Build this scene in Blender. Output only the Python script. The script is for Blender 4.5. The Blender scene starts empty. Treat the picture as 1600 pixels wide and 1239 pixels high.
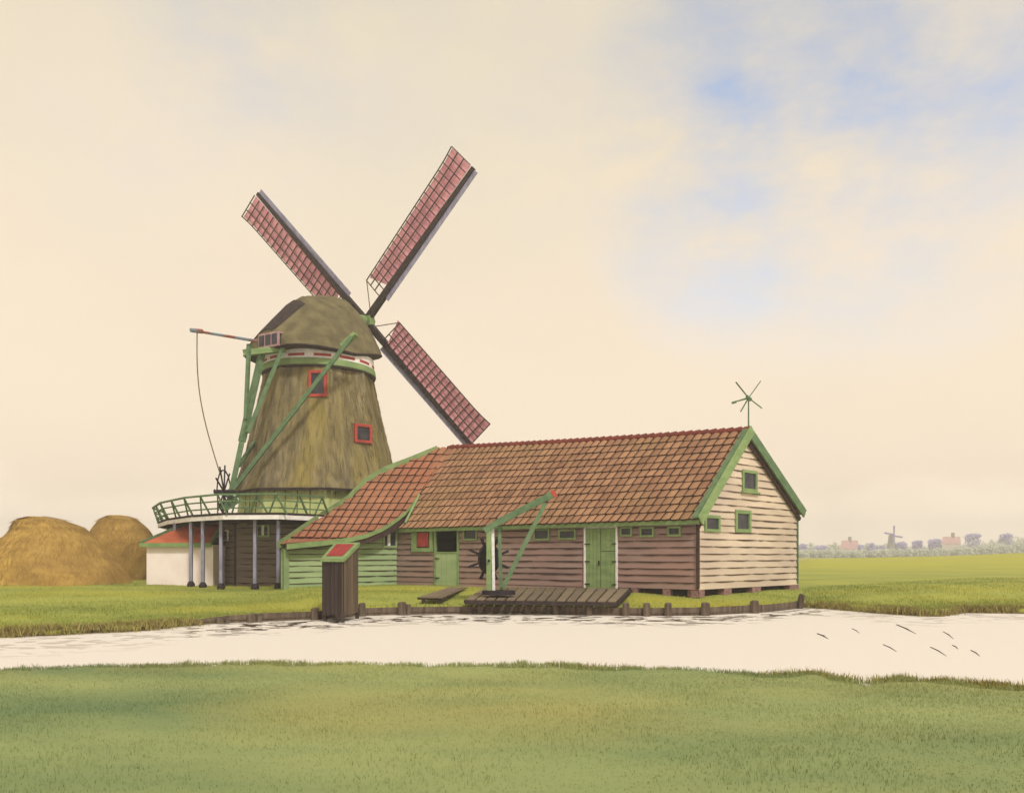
import bpy, bmesh, math, random
import numpy as np
from mathutils import Vector, Matrix
random.seed(7); rng = np.random.default_rng(7)
C = bpy.context.scene.collection
R = math.radians
# ------------------------------------------------------------------ camera, world, sun
FPX, CX, HY, EYE = 1256.0, 800.0, 868.0, 1.4
cam = bpy.data.cameras.new('camera'); camo = bpy.data.objects.new('camera', cam); C.objects.link(camo)
cam.sensor_width = 36; cam.lens = 36*FPX/1600; cam.shift_y = (HY-619.5)/1600
cam.clip_start = .1; cam.clip_end = 6000
camo.location = (0, 0, EYE); camo.rotation_euler = (R(90), 0, 0)
bpy.context.scene.camera = camo
vs = bpy.context.scene.view_settings
vs.view_transform = 'Standard'; vs.look = 'None'; vs.exposure = 0; vs.gamma = 1
SUN_EL, SUN_AZ = R(44), math.atan2(.42, -.91)          # azimuth measured from +Y towards +X
world = bpy.data.worlds.new('World'); bpy.context.scene.world = world; world.use_nodes = True
def build_world():
    nt = world.node_tree; N = nt.nodes; L = nt.links; N.clear()
    out = N.new('ShaderNodeOutputWorld'); bg = N.new('ShaderNodeBackground'); bg.inputs[1].default_value = .12
    L.new(bg.outputs[0], out.inputs[0])
    sky = N.new('ShaderNodeTexSky'); sky.sky_type = 'NISHITA'; sky.sun_disc = False
    sky.sun_elevation = SUN_EL; sky.sun_rotation = SUN_AZ; sky.air_density = 1.0; sky.dust_density = .4
    tc = N.new('ShaderNodeTexCoord')
    nz = N.new('ShaderNodeTexNoise'); nz.inputs['Scale'].default_value = 4.2; nz.inputs['Detail'].default_value = 8; nz.inputs['Roughness'].default_value = .6
    mp = N.new('ShaderNodeMapping'); mp.inputs['Scale'].default_value = (1, 1, 1.9)
    L.new(tc.outputs['Generated'], mp.inputs[0]); L.new(mp.outputs[0], nz.inputs['Vector'])
    total = None
    def m(op, a, b=None, clamp=False):
        n = N.new('ShaderNodeMath'); n.operation = op; n.use_clamp = clamp
        for i, v in enumerate((a, b)):
            if v is None: continue
            if isinstance(v, (int, float)): n.inputs[i].default_value = v
            else: L.new(v, n.inputs[i])
        return n.outputs[0]
    # breaks in the cloud cover: directions of the sky, wide in angle, broken up by noise
    for px, py, rad, amp in ((1150, 165, .13, 1.0), (1350, 150, .20, .9), (1180, 290, .14, .9), (1480, 130, .15, .85), (1300, 220, .12, .7), (1290, 380, .12, .22), (390, 60, .12, .42), (860, 140, .12, .2), (220, 205, .10, .14), (560, 40, .14, .2)):
        d = Vector(((px-CX)/FPX, 1, (HY-py)/FPX)).normalized()
        vm = N.new('ShaderNodeVectorMath'); vm.operation = 'DISTANCE'; vm.inputs[1].default_value = d
        L.new(tc.outputs['Generated'], vm.inputs[0])
        w = m('MULTIPLY', m('SUBTRACT', 1.0, m('DIVIDE', vm.outputs['Value'], rad*1.5), True), amp)
        total = w if total is None else m('MAXIMUM', total, w)
    nn = m('MULTIPLY', m('SUBTRACT', nz.outputs[0], .31), 3.2, True)
    gap = m('MULTIPLY', m('MULTIPLY', total, nn), 1.0, True)
    # cloud colour: warm cream, a little greyer with altitude and in soft patches
    sep = N.new('ShaderNodeSeparateXYZ'); L.new(tc.outputs['Generated'], sep.inputs[0])
    ramp = N.new('ShaderNodeValToRGB'); cr = ramp.color_ramp
    cr.elements[0].position = 0.0; cr.elements[0].color = (1.48, 1.25, .97, 1)
    cr.elements[1].position = .62; cr.elements[1].color = (.80, .71, .54, 1)
    e = cr.elements.new(.10); e.color = (1.05, .875, .67, 1)
    e = cr.elements.new(.30); e.color = (.97, .82, .63, 1)
    nz2 = N.new('ShaderNodeTexNoise'); nz2.inputs['Scale'].default_value = 2.2; nz2.inputs['Detail'].default_value = 5
    L.new(mp.outputs[0], nz2.inputs['Vector'])
    L.new(m('ADD', sep.outputs[2], m('MULTIPLY', m('SUBTRACT', nz2.outputs[0], .5), .35)), ramp.inputs[0])
    sc = N.new('ShaderNodeVectorMath'); sc.operation = 'SCALE'; sc.inputs['Scale'].default_value = 1/.12
    L.new(ramp.outputs[0], sc.inputs[0])
    mx = N.new('ShaderNodeMix'); mx.data_type = 'RGBA'
    sb = N.new('ShaderNodeVectorMath'); sb.operation = 'SCALE'; sb.inputs['Scale'].default_value = 2.1; L.new(sky.outputs[0], sb.inputs[0])
    L.new(gap, mx.inputs[0]); L.new(sc.outputs[0], mx.inputs[6]); L.new(sb.outputs[0], mx.inputs[7])
    L.new(mx.outputs[2], bg.inputs[0])
build_world()
sl = bpy.data.lights.new('sun', 'SUN'); sl.energy = 2.3; sl.angle = R(7); sl.color = (1, .95, .86)
so = bpy.data.objects.new('sun', sl); C.objects.link(so)
sd = Vector((math.sin(SUN_AZ)*math.cos(SUN_EL), math.cos(SUN_AZ)*math.cos(SUN_EL), math.sin(SUN_EL)))
so.rotation_euler = sd.to_track_quat('Z', 'Y').to_euler(); so.location = sd*60
# ------------------------------------------------------------------ helpers
V = Vector; Z = V((0, 0, 1))
def P(px, py, d): return V(((px-CX)/FPX*d, d, EYE+(HY-py)/FPX*d))
def G(px, d, z): return V(((px-CX)/FPX*d, d, z))
def interp(x, xs, ys): return float(np.interp(x, xs, ys))
def srgb(r, g, b, k=1.0):
    f = lambda c: (c/255/12.92 if c/255 <= .04045 else ((c/255+.055)/1.055)**2.4)/k
    return (min(f(r)/1.05, .93), min(f(g)/1.02, .93), min(f(b)/.86, .93), 1)
def mat(name, c1, c2=None, scale=(3, 3, 3), rough=.85, bump=.0, lo=.35, hi=.65, detail=5, var=.0, spec=.2, c3=None, scale3=(.4, .4, .4), mix3=.6):
    m = bpy.data.materials.new(name); m.use_nodes = True; nt = m.node_tree; N = nt.nodes; L = nt.links
    b = N['Principled BSDF']; b.inputs['Roughness'].default_value = rough; b.inputs['Specular IOR Level'].default_value = spec
    c2 = c2 or c1
    tc = N.new('ShaderNodeTexCoord'); mp = N.new('ShaderNodeMapping'); mp.inputs['Scale'].default_value = scale
    nz = N.new('ShaderNodeTexNoise'); nz.inputs['Scale'].default_value = 1; nz.inputs['Detail'].default_value = detail
    L.new(tc.outputs['Object'], mp.inputs[0]); L.new(mp.outputs[0], nz.inputs['Vector'])
    mr = N.new('ShaderNodeMapRange'); mr.inputs[1].default_value = lo; mr.inputs[2].default_value = hi
    L.new(nz.outputs[0], mr.inputs[0]); f = mr.outputs[0]
    if var:
        at = N.new('ShaderNodeAttribute'); at.attribute_name = 'var'
        mx = N.new('ShaderNodeMix'); mx.data_type = 'FLOAT'; mx.inputs[0].default_value = var
        L.new(f, mx.inputs[2]); L.new(at.outputs['Fac'], mx.inputs[3]); f = mx.outputs[0]
    mc = N.new('ShaderNodeMix'); mc.data_type = 'RGBA'; mc.inputs[6].default_value = c1; mc.inputs[7].default_value = c2
    L.new(f, mc.inputs[0]); col = mc.outputs[2]
    if c3:
        mp3 = N.new('ShaderNodeMapping'); mp3.inputs['Scale'].default_value = scale3; L.new(tc.outputs['Object'], mp3.inputs[0])
        n3 = N.new('ShaderNodeTexNoise'); n3.inputs['Scale'].default_value = 1; n3.inputs['Detail'].default_value = 4; L.new(mp3.outputs[0], n3.inputs['Vector'])
        r3 = N.new('ShaderNodeMapRange'); r3.inputs[1].default_value = .45; r3.inputs[2].default_value = .7; r3.inputs[4].default_value = mix3; L.new(n3.outputs[0], r3.inputs[0])
        m3 = N.new('ShaderNodeMix'); m3.data_type = 'RGBA'; m3.inputs[7].default_value = c3
        L.new(r3.outputs[0], m3.inputs[0]); L.new(col, m3.inputs[6]); col = m3.outputs[2]
    L.new(col, b.inputs['Base Color'])
    if bump:
        bp = N.new('ShaderNodeBump'); bp.inputs['Strength'].default_value = 1; bp.inputs['Distance'].default_value = bump
        L.new(nz.outputs[0], bp.inputs['Height']); L.new(bp.outputs[0], b.inputs['Normal'])
    return m
class MB:
    def __init__(s): s.v = []; s.f = []; s.m = []; s.a = []
    def face(s, pts, mi=0, a=.5):
        n = len(s.v); s.v += [tuple(p) for p in pts]; s.f.append(tuple(range(n, n+len(pts)))); s.m.append(mi); s.a.append(a)
    def hexa(s, b, t, mi=0, a=None):            # b, t: four corners each
        a = random.random() if a is None else a
        n = len(s.v); s.v += [tuple(p) for p in b]+[tuple(p) for p in t]
        for f in ((3, 2, 1, 0), (4, 5, 6, 7), (0, 1, 5, 4), (1, 2, 6, 5), (2, 3, 7, 6), (3, 0, 4, 7)):
            s.f.append(tuple(n+i for i in f)); s.m.append(mi); s.a.append(a)
    def fbox(s, fr, x0, x1, y0, y1, z0, z1, mi=0, a=None):
        p = fr.p
        s.hexa([p(x0, y0, z0), p(x1, y0, z0), p(x1, y1, z0), p(x0, y1, z0)], [p(x0, y0, z1), p(x1, y0, z1), p(x1, y1, z1), p(x0, y1, z1)], mi, a)
    def beam(s, p, q, w, h=None, up=Z, mi=0, a=None, w2=None):
        p = V(p); q = V(q); h = h or w; d = (q-p).normalized(); sx = d.cross(up)
        if sx.length < 1e-3: sx = d.cross(V((0, 1, 0)))
        sx.normalize(); sy = sx.cross(d).normalized(); k = (w2 or w)/w
        c = lambda o, kk: [o+sx*w/2*i*kk+sy*h/2*j*kk for i, j in ((-1, -1), (1, -1), (1, 1), (-1, 1))]
        s.hexa(c(p, 1), c(q, k), mi, a)
    def tube(s, p, q, r0, r1=None, n=8, mi=0, a=None):
        p = V(p); q = V(q); r1 = r0 if r1 is None else r1; d = (q-p).normalized(); sx = d.cross(Z)
        if sx.length < 1e-3: sx = V((1, 0, 0))
        sx.normalize(); sy = d.cross(sx); a = random.random() if a is None else a
        b = len(s.v)
        for o, r in ((p, r0), (q, r1)):
            for i in range(n): t = i*2*math.pi/n; s.v.append(tuple(o+sx*math.cos(t)*r+sy*math.sin(t)*r))
        for i in range(n): s.f.append((b+i, b+(i+1) % n, b+n+(i+1) % n, b+n+i)); s.m.append(mi); s.a.append(a)
        s.f.append(tuple(b+i for i in reversed(range(n)))); s.f.append(tuple(b+n+i for i in range(n))); s.m += [mi]*2; s.a += [a]*2
    def strip(s, pts, w, h, up=Z, mi=0, a=.5):  # continuous bent beam
        pts = [V(p) for p in pts]
        for i in range(len(pts)-1): s.beam(pts[i], pts[i+1]+(pts[i+1]-pts[i]).normalized()*.01*(i % 2), w, h, up, mi, a)
    def grid(s, rows, mi=0, closed=False, a=None):
        b = len(s.v); n = len(rows[0])
        for r in rows: s.v += [tuple(p) for p in r]
        for i in range(len(rows)-1):
            for j in range(n if closed else n-1):
                k = (j+1) % n; s.f.append((b+i*n+j, b+i*n+k, b+(i+1)*n+k, b+(i+1)*n+j)); s.m.append(mi); s.a.append(.5 if a is None else a)
    def build(s, name, mats, parent=None, smooth=False, label=None):
        me = bpy.data.meshes.new(name); off = root_loc(parent)
        me.from_pydata([(x-off[0], y-off[1], z-off[2]) for x, y, z in s.v], [], s.f)
        mats = mats if isinstance(mats, (list, tuple)) else [mats]
        for m in mats: me.materials.append(m)
        me.polygons.foreach_set('material_index', s.m)
        at = me.attributes.new('var', 'FLOAT', 'FACE'); at.data.foreach_set('value', s.a)
        if smooth: me.polygons.foreach_set('use_smooth', [True]*len(s.f))
        me.update(); o = bpy.data.objects.new(name, me); C.objects.link(o)
        if parent: o.parent = parent
        if label: o['label'] = label
        return o
def root_loc(p):
    if p is None: return (0, 0, 0)
    while p.parent: p = p.parent
    return tuple(p.location)
def tag(o, label, cat, group=None, kind=None):
    o['label'] = label; o['category'] = cat
    if group: o['group'] = group
    if kind: o['kind'] = kind
    return o
def thing(name, loc, label, cat, group=None):
    o = bpy.data.objects.new(name, None); o.empty_display_size = .3; C.objects.link(o); o.location = loc
    return tag(o, label, cat, group)
def struct(name, mb, mats, smooth=True):
    o = mb.build(name, mats, None, smooth); o['kind'] = 'structure'; return o
class Frame:
    def __init__(s, o, ux, n): s.o = V(o); s.x = V(ux).normalized(); s.n = V(n).normalized()
    def p(s, x, y, z): return s.o+s.x*x+s.n*y+Z*z
    def inv(s, px, py, off=0):
        e = V((0, 0, EYE)); r = V(((px-CX)/FPX, 1, (HY-py)/FPX)); o = s.o+s.n*off
        d = (o-e).dot(s.n)/r.dot(s.n); q = e+r*d-s.o
        return q.dot(s.x), q.z
    def rect(s, x0, y0, x1, y1):
        a = s.inv(x0, (y0+y1)/2); b = s.inv(x1, (y0+y1)/2); c = s.inv((x0+x1)/2, y0); d = s.inv((x0+x1)/2, y1)
        return min(a[0], b[0]), max(a[0], b[0]), d[1], c[1]
def boards(mb, fr, outline, z0, z1, rh, holes=(), seam=1, gapp=.25, t=.04):
    z = z0
    while z < z1-.03:
        zt = min(z+rh*random.uniform(.94, 1.06), z1)
        if z1-zt < .05: zt = z1
        cuts = sorted({z, zt}|{c for h in holes for c in (h[2], h[3]) if z < c < zt})
        off = lambda q: t*(1-(q-z)/rh)+.004
        av = random.random()
        for a, b in zip(cuts, cuts[1:]):
            xa, xb = outline(a); ya, yb = outline(b)
            hs = sorted([h for h in holes if h[2] < (a+b)/2 < h[3]], key=lambda h: h[0])
            lo0, lo1 = xa, ya; segs = []
            for h in hs: segs.append((lo0, h[0], lo1, h[0])); lo0 = lo1 = h[1]
            segs.append((lo0, xb, lo1, yb))
            for (p0, p1, q0, q1) in segs:
                if p1-p0 < .01: continue
                cutn = [0]+sorted(random.random() for _ in range(int((p1-p0)/4)))+[1] if a == z else [0, 1]
                for c0, c1 in zip(cutn, cutn[1:]):
                    A0, A1, B0, B1 = p0+(p1-p0)*c0, p0+(p1-p0)*c1, q0+(q1-q0)*c0, q0+(q1-q0)*c1
                    va = av*.5+random.random()*.5
                    mb.face([fr.p(A0, off(a), a), fr.p(A1, off(a), a), fr.p(B1, off(b), b), fr.p(B0, off(b), b)], 0, va)
                if a == z: mb.face([fr.p(p0, off(a), a), fr.p(p1, off(a), a), fr.p(p1, 0, a), fr.p(p0, 0, a)], 1, 0)
                if a == z and z > z0+.02 and seam:      # broken dark strips: shade under the board's lip painted in
                    x = p0+random.uniform(0, .3)
                    while x < p1-.1:
                        ln = random.uniform(.4, 2.4); xe = min(x+ln, p1-.02); k = max(2, int((xe-x)/.4)); hw = random.uniform(.022, .042)*seam
                        xs = [x+(xe-x)*i/k for i in range(k+1)]
                        hh = [hw*(.25 if i in (0, k) else random.uniform(.7, 1.2)) for i in range(k+1)]; w = [random.uniform(-.006, .006) for _ in xs]
                        for i in range(k):
                            mb.face([fr.p(xs[i], t+.008, a+w[i]+.006), fr.p(xs[i+1], t+.008, a+w[i+1]+.006), fr.p(xs[i+1], t+.005, a+w[i+1]-hh[i+1]), fr.p(xs[i], t+.005, a+w[i]-hh[i])], 1, 0)
                        x = xe+(random.uniform(.1, .8) if random.random() < gapp else .01)
        z = zt
# ------------------------------------------------------------------ materials
K = 1.0
M = {}
M['green'] = mat('green_paint', srgb(142, 162, 102), srgb(114, 138, 84), (2, 2, 5), .8, .006, var=.3)
M['dgreen'] = mat('weathered_green_paint', srgb(108, 132, 90), srgb(80, 104, 70), (3, 3, 3), .8, .006, var=.3)
M['dark'] = mat('tar_and_shade', srgb(48, 40, 38), srgb(66, 54, 48), (4, 4, 4), .9)  # dark timber and undersides; also shade painted on cap and curb
M['seam'] = mat('dark_joint_and_shade', srgb(62, 46, 42), srgb(80, 60, 52), (2, 2, 2), .95)  # dark brown joints and trim; also shade painted under lips and eaves
M['glass'] = mat('dark_glass', srgb(40, 40, 44), srgb(66, 64, 68), (3, 3, 2), .3, spec=.3)
M['brownwall'] = mat('mauve_brown_boards', srgb(166, 140, 124), srgb(130, 106, 94), (.5, .5, 3), .9, .006, var=.55, c3=srgb(162, 118, 102), scale3=(.25, .25, .6), mix3=.45)
M['cream'] = mat('cream_boards', srgb(226, 206, 172), srgb(190, 170, 142), (.4, .4, 1.2), .9, .006, var=.3, c3=srgb(186, 168, 148), scale3=(.35, .35, .4), mix3=.5)
M['greenwall'] = mat('pale_green_boards', srgb(168, 184, 130), srgb(138, 160, 108), (.6, .6, 3), .85, .006, var=.4)
M['mudwall'] = mat('dark_brown_boards', srgb(142, 126, 110), srgb(110, 96, 84), (.6, .6, 4), .9, .008, var=.5)
M['olive'] = mat('olive_boards', srgb(198, 204, 130), srgb(176, 184, 112), (2, 2, .4), .85, .004)
M['tile'] = mat('clay_pantiles', srgb(174, 132, 94), srgb(128, 92, 66), (.8, .8, .8), .85, .01, var=.6, c3=srgb(146, 118, 76), scale3=(.22, .22, .3), mix3=.7)
M['tiler'] = mat('red_clay_pantiles', srgb(170, 118, 84), srgb(140, 94, 66), (.8, .8, .8), .85, .01, var=.5, c3=srgb(168, 98, 70), scale3=(.4, .4, .4), mix3=.6)
M['ridge'] = mat('ridge_tile_clay', srgb(140, 70, 58), srgb(112, 58, 48), (2, 2, 2), .8, var=.6)
M['tiledark'] = mat('tile_shade_and_underlay', srgb(70, 46, 38), srgb(86, 58, 46), (2, 2, 2), .95)  # dark underlay; on tile lips and sides, shade between tiles painted in
M['brick'] = mat('old_brick', srgb(158, 124, 114), srgb(122, 92, 84), (8, 8, 14), .9, .01)
M['white'] = mat('white_paint', srgb(246, 240, 226), srgb(222, 214, 200), (3, 3, 6), .7, var=.2)
M['red'] = mat('red_paint', srgb(172, 66, 60), srgb(148, 54, 50), (3, 3, 3), .75, var=.3)
M['redframe'] = mat('worn_red_paint', srgb(184, 78, 62), srgb(156, 62, 50), (3, 3, 3), .75)
M['grey'] = mat('lavender_grey_paint', srgb(156, 152, 164), srgb(122, 120, 132), (5, 5, 2), .7, var=.2)
M['thatch'] = mat('tower_thatch', srgb(144, 130, 92), srgb(100, 90, 66), (3.4, 3.4, .15), .95, .05, lo=.36, hi=.62, detail=10, c3=srgb(158, 140, 66), scale3=(.8, .8, .08), mix3=.65)
M['capthatch'] = mat('cap_thatch', srgb(120, 110, 74), srgb(94, 86, 58), (1.6, 1.6, 1.6), .95, .03, detail=9)
M['sail'] = mat('faded_red_sailcloth', srgb(226, 162, 160), srgb(200, 136, 140), (1.3, 1.3, 1.3), .9)
M['lath'] = mat('tarred_laths', srgb(86, 74, 56), srgb(66, 56, 46), (2, 2, 2), .9)
M['ochrelath'] = mat('bare_wood_laths', srgb(140, 120, 72), srgb(110, 94, 58), (2, 2, 2), .9)
M['hay'] = mat('hay', srgb(196, 160, 80), srgb(158, 124, 60), (.8, .8, 2), .95, .05, detail=8, c3=srgb(140, 110, 62), scale3=(.35, .35, .35), mix3=.6)
M['straw'] = mat('hay_straw', srgb(196, 160, 84), srgb(150, 116, 60), (1, 1, 1), .95, var=1)
M['plank'] = mat('weathered_planks', srgb(136, 120, 94), srgb(104, 90, 72), (2, 2, 2), .9, .008, var=.7)
M['darkplank'] = mat('dark_weathered_boards', srgb(76, 64, 56), srgb(50, 42, 40), (6, 6, .6), .9, .01, var=.5)
M['brownplank'] = mat('brown_weathered_boards', srgb(122, 104, 78), srgb(76, 64, 52), (7, 7, .6), .9, .01, var=.6)
M['pile'] = mat('wet_oak', srgb(124, 108, 86), srgb(72, 60, 50), (9, 9, 1.2), .9, .02, var=.3)
M['plaster'] = mat('pale_plaster', srgb(248, 234, 218), srgb(238, 220, 204), (1, 1, 1), .9, .004)
M['shedroof'] = mat('rust_red_roof', srgb(190, 104, 66), srgb(160, 82, 52), (1.5, 1.5, 1.5), .85, .01)
M['iron'] = mat('black_iron', srgb(52, 42, 46), srgb(38, 32, 36), (4, 4, 4), .7)
M['rope'] = mat('hemp_rope', srgb(120, 104, 72), srgb(96, 82, 58), (9, 9, 9), .9)
M['poleblue'] = mat('painted_pole', srgb(120, 136, 140), srgb(140, 84, 66), (.9, .9, .9), .8, lo=.45, hi=.55)
M['pink'] = mat('pink_grey_paint', srgb(184, 150, 142), srgb(160, 126, 120), (3, 3, 3), .8)
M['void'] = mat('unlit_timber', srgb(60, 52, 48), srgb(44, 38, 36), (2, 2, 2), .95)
# ------------------------------------------------------------------ layout of the long barn
Cn = G(1090, EYE*FPX/60, 0); Ln = G(620, EYE*FPX/44.6, 0)
u = (Ln-Cn).normalized(); vv = V((.72, .694, 0)).normalized()
BL = (Ln-Cn).length
nw = V((u.y, -u.x, 0)); nw = nw if nw.dot(V((0, -1, 0))) > 0 else -nw
ng = V((vv.y, -vv.x, 0))
LW = Frame(Cn, u, nw)                       # long wall, x runs from the near corner to the far end
GW = Frame(Cn, vv, ng)                      # gable wall
GWID = 7.6; RT = 3.25; EZ = 2.93; AZ = 6.22; AZL = 6.9; EZR = 3.3
bank_px = [-900, -300, 15, 200, 345, 500, 560, 620, 700, 800, 900, 1000, 1100, 1200, 1255, 1300, 1380, 1460, 1500, 1590, 1900, 2500]
bank_y = [1010, 1003, 995, 986, 973, 967, 962, 960, 959, 958, 960, 962, 961, 956, 949, 951, 958, 963, 957, 958, 960, 965]
def bank_d(px): return 1.95*FPX/(interp(px, bank_px, bank_y)-HY)
def ground_z(px, d):
    e = bank_d(px); t = (d-e)
    edge = interp(px, [0, 300, 600, 1300, 1600], [-.46, -.36, -.27, -.30, -.38])
    k = interp(px, [0, 300, 420, 480, 1300, 1600], [18, 20, 19, 6, 6, 14])
    s = max(0, min(1, t/k)); s = s*s*(3-2*s) if px > 450 else s**1.6
    z = edge*(1-s)
    if px > 1250:
        h = interp(px, [1250, 1400, 1480, 1590, 2200], [.75, 1.15, 1.35, 1.9, 2.2]); w = max(0, min(1, (d-60)/90)); w = w*w*(3-2*w); q = max(0, min(1, (d-160)/80))
        z += h*w*(1-q)
    return z
def gz(p): return ground_z(CX+p.x/p.y*FPX, p.y)
# ------------------------------------------------------------------ ground, water, near bank
def terrain():
    mb = MB(); rows = []
    ts = [0, .12, .3, .6, 1, 1.6, 2.4, 3.4, 4.6, 6, 8, 10, 13, 17, 22, 28, 36, 46, 58, 72, 90, 108, 125, 140, 160, 190, 230, 300, 400, 500, 600]
    pxs = list(range(-900, 0, 50))+list(range(0, 1700, 12))+list(range(1700, 2551, 50))
    jit = {px: random.uniform(-.12, .12)+.12*math.sin(px*.05) for px in pxs}
    first = []; skirt = []; skirt2 = []
    for px in pxs:
        j = jit[px] if (px > 1262 or px < 280) else 0
        p = G(px, bank_d(px)+j+.02, 0)
        hard = 280 <= px <= 1262
        skirt2.append(V((p.x, p.y-.05, -1.2))); skirt.append(V((p.x, p.y-(0 if hard else .12), -.62))); first.append(j)
    rows.append(skirt2); rows.append(skirt)
    for t in ts:
        r = []
        for px, j in zip(pxs, first):
            d = bank_d(px)+.02+(j if t < 1 else 0)+t; z = ground_z(px, d)
            if d < 120 and t > 0: z += .03*math.sin(d*.9+px*.02)*math.sin(px*.031)
            r.append(G(px, d, z))
        rows.append(r)
    mb.grid(rows); return mb
def ground_mat(name, a, b, c, earth):
    m = mat(name, a, b, (.16, .42, 1), .95, .03, lo=.36, hi=.64, detail=8, c3=c, scale3=(.13, .2, 1), mix3=.85)
    nt = m.node_tree; N = nt.nodes; L = nt.links; bs = N['Principled BSDF']; col = bs.inputs['Base Color'].links[0].from_socket
    ge = N.new('ShaderNodeNewGeometry'); sp = N.new('ShaderNodeSeparateXYZ'); L.new(ge.outputs['Position'], sp.inputs[0])
    nz = N.new('ShaderNodeTexNoise'); nz.inputs['Scale'].default_value = 1.7; nz.inputs['Detail'].default_value = 6
    L.new(ge.outputs['Position'], nz.inputs['Vector'])
    if earth:
        ad = N.new('ShaderNodeMath'); ad.operation = 'MULTIPLY_ADD'; ad.inputs[1].default_value = .22; L.new(nz.outputs[0], ad.inputs[0]); L.new(sp.outputs[2], ad.inputs[2])
        r = N.new('ShaderNodeMapRange'); r.inputs[1].default_value = -.42; r.inputs[2].default_value = -.36; r.inputs[3].default_value = 1; r.inputs[4].default_value = 0; L.new(ad.outputs[0], r.inputs[0])
        mx = N.new('ShaderNodeMix'); mx.data_type = 'RGBA'; mx.inputs[7].default_value = earth; L.new(r.outputs[0], mx.inputs[0]); L.new(col, mx.inputs[6]); col = mx.outputs[2]
        # far meadow: buttercup yellow strip beyond the ditch
        r2 = N.new('ShaderNodeMapRange'); r2.inputs[1].default_value = 60; r2.inputs[2].default_value = 95; r2.inputs[4].default_value = .9
        a2 = N.new('ShaderNodeMath'); a2.operation = 'MULTIPLY_ADD'; a2.inputs[1].default_value = 40; 
        n4 = N.new('ShaderNodeTexNoise'); n4.inputs['Scale'].default_value = .12; L.new(ge.outputs['Position'], n4.inputs['Vector']); L.new(n4.outputs[0], a2.inputs[0]); L.new(sp.outputs[1], a2.inputs[2])
        a3 = N.new('ShaderNodeMath'); a3.operation = 'SUBTRACT'; a3.inputs[1].default_value = 20; L.new(a2.outputs[0], a3.inputs[0]); L.new(a3.outputs[0], r2.inputs[0])
        mx2 = N.new('ShaderNodeMix'); mx2.data_type = 'RGBA'; mx2.inputs[7].default_value = srgb(196, 192, 62, 1.28); L.new(r2.outputs[0], mx2.inputs[0]); L.new(col, mx2.inputs[6]); col = mx2.outputs[2]
    L.new(col, bs.inputs['Base Color'])
    return m
GK = 1.25
M['meadow'] = ground_mat('meadow_grass', srgb(178, 182, 82, GK), srgb(146, 156, 66, GK), srgb(190, 184, 70, GK), srgb(120, 102, 66, GK))
M['nearturf'] = ground_mat('canal_side_turf', srgb(170, 177, 108, GK), srgb(122, 142, 90, GK), srgb(188, 178, 102, GK), None)
struct('meadow', terrain(), M['meadow'])
def water():
    mb = MB(); lee = []; pxs = [-5000]+list(range(-900, 2501, 20))+[6000]
    for off, l in ((40, 0), (0, .0), (-.8, 1), (-2.6, .9), (-4.6, .0), (-99, 0)):
        for px in pxs:
            b = bank_d(max(-900, min(2500, px))); mb.v.append(tuple(G(px, b+off if off > -50 else 2.0, -.55))); lee.append(l*(.35 if px < 285 or px > 1290 else 1))
    n = len(pxs)
    for i in range(5):
        for j in range(n-1): mb.f.append((i*n+j, i*n+j+1, (i+1)*n+j+1, (i+1)*n+j)); mb.m.append(0); mb.a.append(0)
    m = bpy.data.materials.new('canal_water'); m.use_nodes = True; nt = m.node_tree; N = nt.nodes; L = nt.links
    out = N['Material Output']; b = N['Principled BSDF']; b.inputs['Base Color'].default_value = srgb(239, 229, 208, 1.1); b.inputs['Roughness'].default_value = .6; b.inputs['Specular IOR Level'].default_value = .0
    g = N.new('ShaderNodeBsdfGlossy'); g.inputs['Roughness'].default_value = .02; g.inputs['Color'].default_value = (.5, .44, .37, 1)
    ge = N.new('ShaderNodeNewGeometry')
    def nz(scale, loc=(0, 0, 0), detail=2):
        mp = N.new('ShaderNodeMapping'); mp.inputs['Scale'].default_value = scale; mp.inputs['Location'].default_value = loc
        L.new(ge.outputs['Position'], mp.inputs[0]); n = N.new('ShaderNodeTexNoise'); n.inputs['Scale'].default_value = 1; n.inputs['Detail'].default_value = detail
        L.new(mp.outputs[0], n.inputs['Vector']); return n.outputs[0]
    st = nz((1.9, 2.9, 1), detail=3)
    r = N.new('ShaderNodeMapRange'); r.inputs[1].default_value = .53; r.inputs[2].default_value = .555; L.new(st, r.inputs[0])
    # lee of the timber revetment: smoother water within a couple of metres of the piles
    r2 = N.new('ShaderNodeAttribute'); r2.attribute_name = 'lee'
    mu = N.new('ShaderNodeMath'); mu.operation = 'MULTIPLY'; L.new(r.outputs[0], mu.inputs[0]); L.new(r2.outputs['Fac'], mu.inputs[1])
    m2 = N.new('ShaderNodeMath'); m2.operation = 'MULTIPLY'; m2.inputs[1].default_value = .95; L.new(mu.outputs[0], m2.inputs[0])
    ad = N.new('ShaderNodeMath'); ad.operation = 'ADD'; ad.inputs[1].default_value = .03; L.new(m2.outputs[0], ad.inputs[0])
    bp = N.new('ShaderNodeBump'); bp.inputs['Distance'].default_value = .02; bp.inputs['Strength'].default_value = .5; L.new(nz((1.2, 5, 1), (5, 2, 0), 3), bp.inputs['Height'])
    L.new(bp.outputs[0], b.inputs['Normal'])
    mx = N.new('ShaderNodeMixShader'); L.new(ad.outputs[0], mx.inputs[0]); L.new(b.outputs[0], mx.inputs[1]); L.new(g.outputs[0], mx.inputs[2]); L.new(mx.outputs[0], out.inputs[0])
    w = struct('water', mb, m, False); at = w.data.attributes.new('lee', 'FLOAT', 'POINT'); at.data.foreach_set('value', lee)
water()
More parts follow.
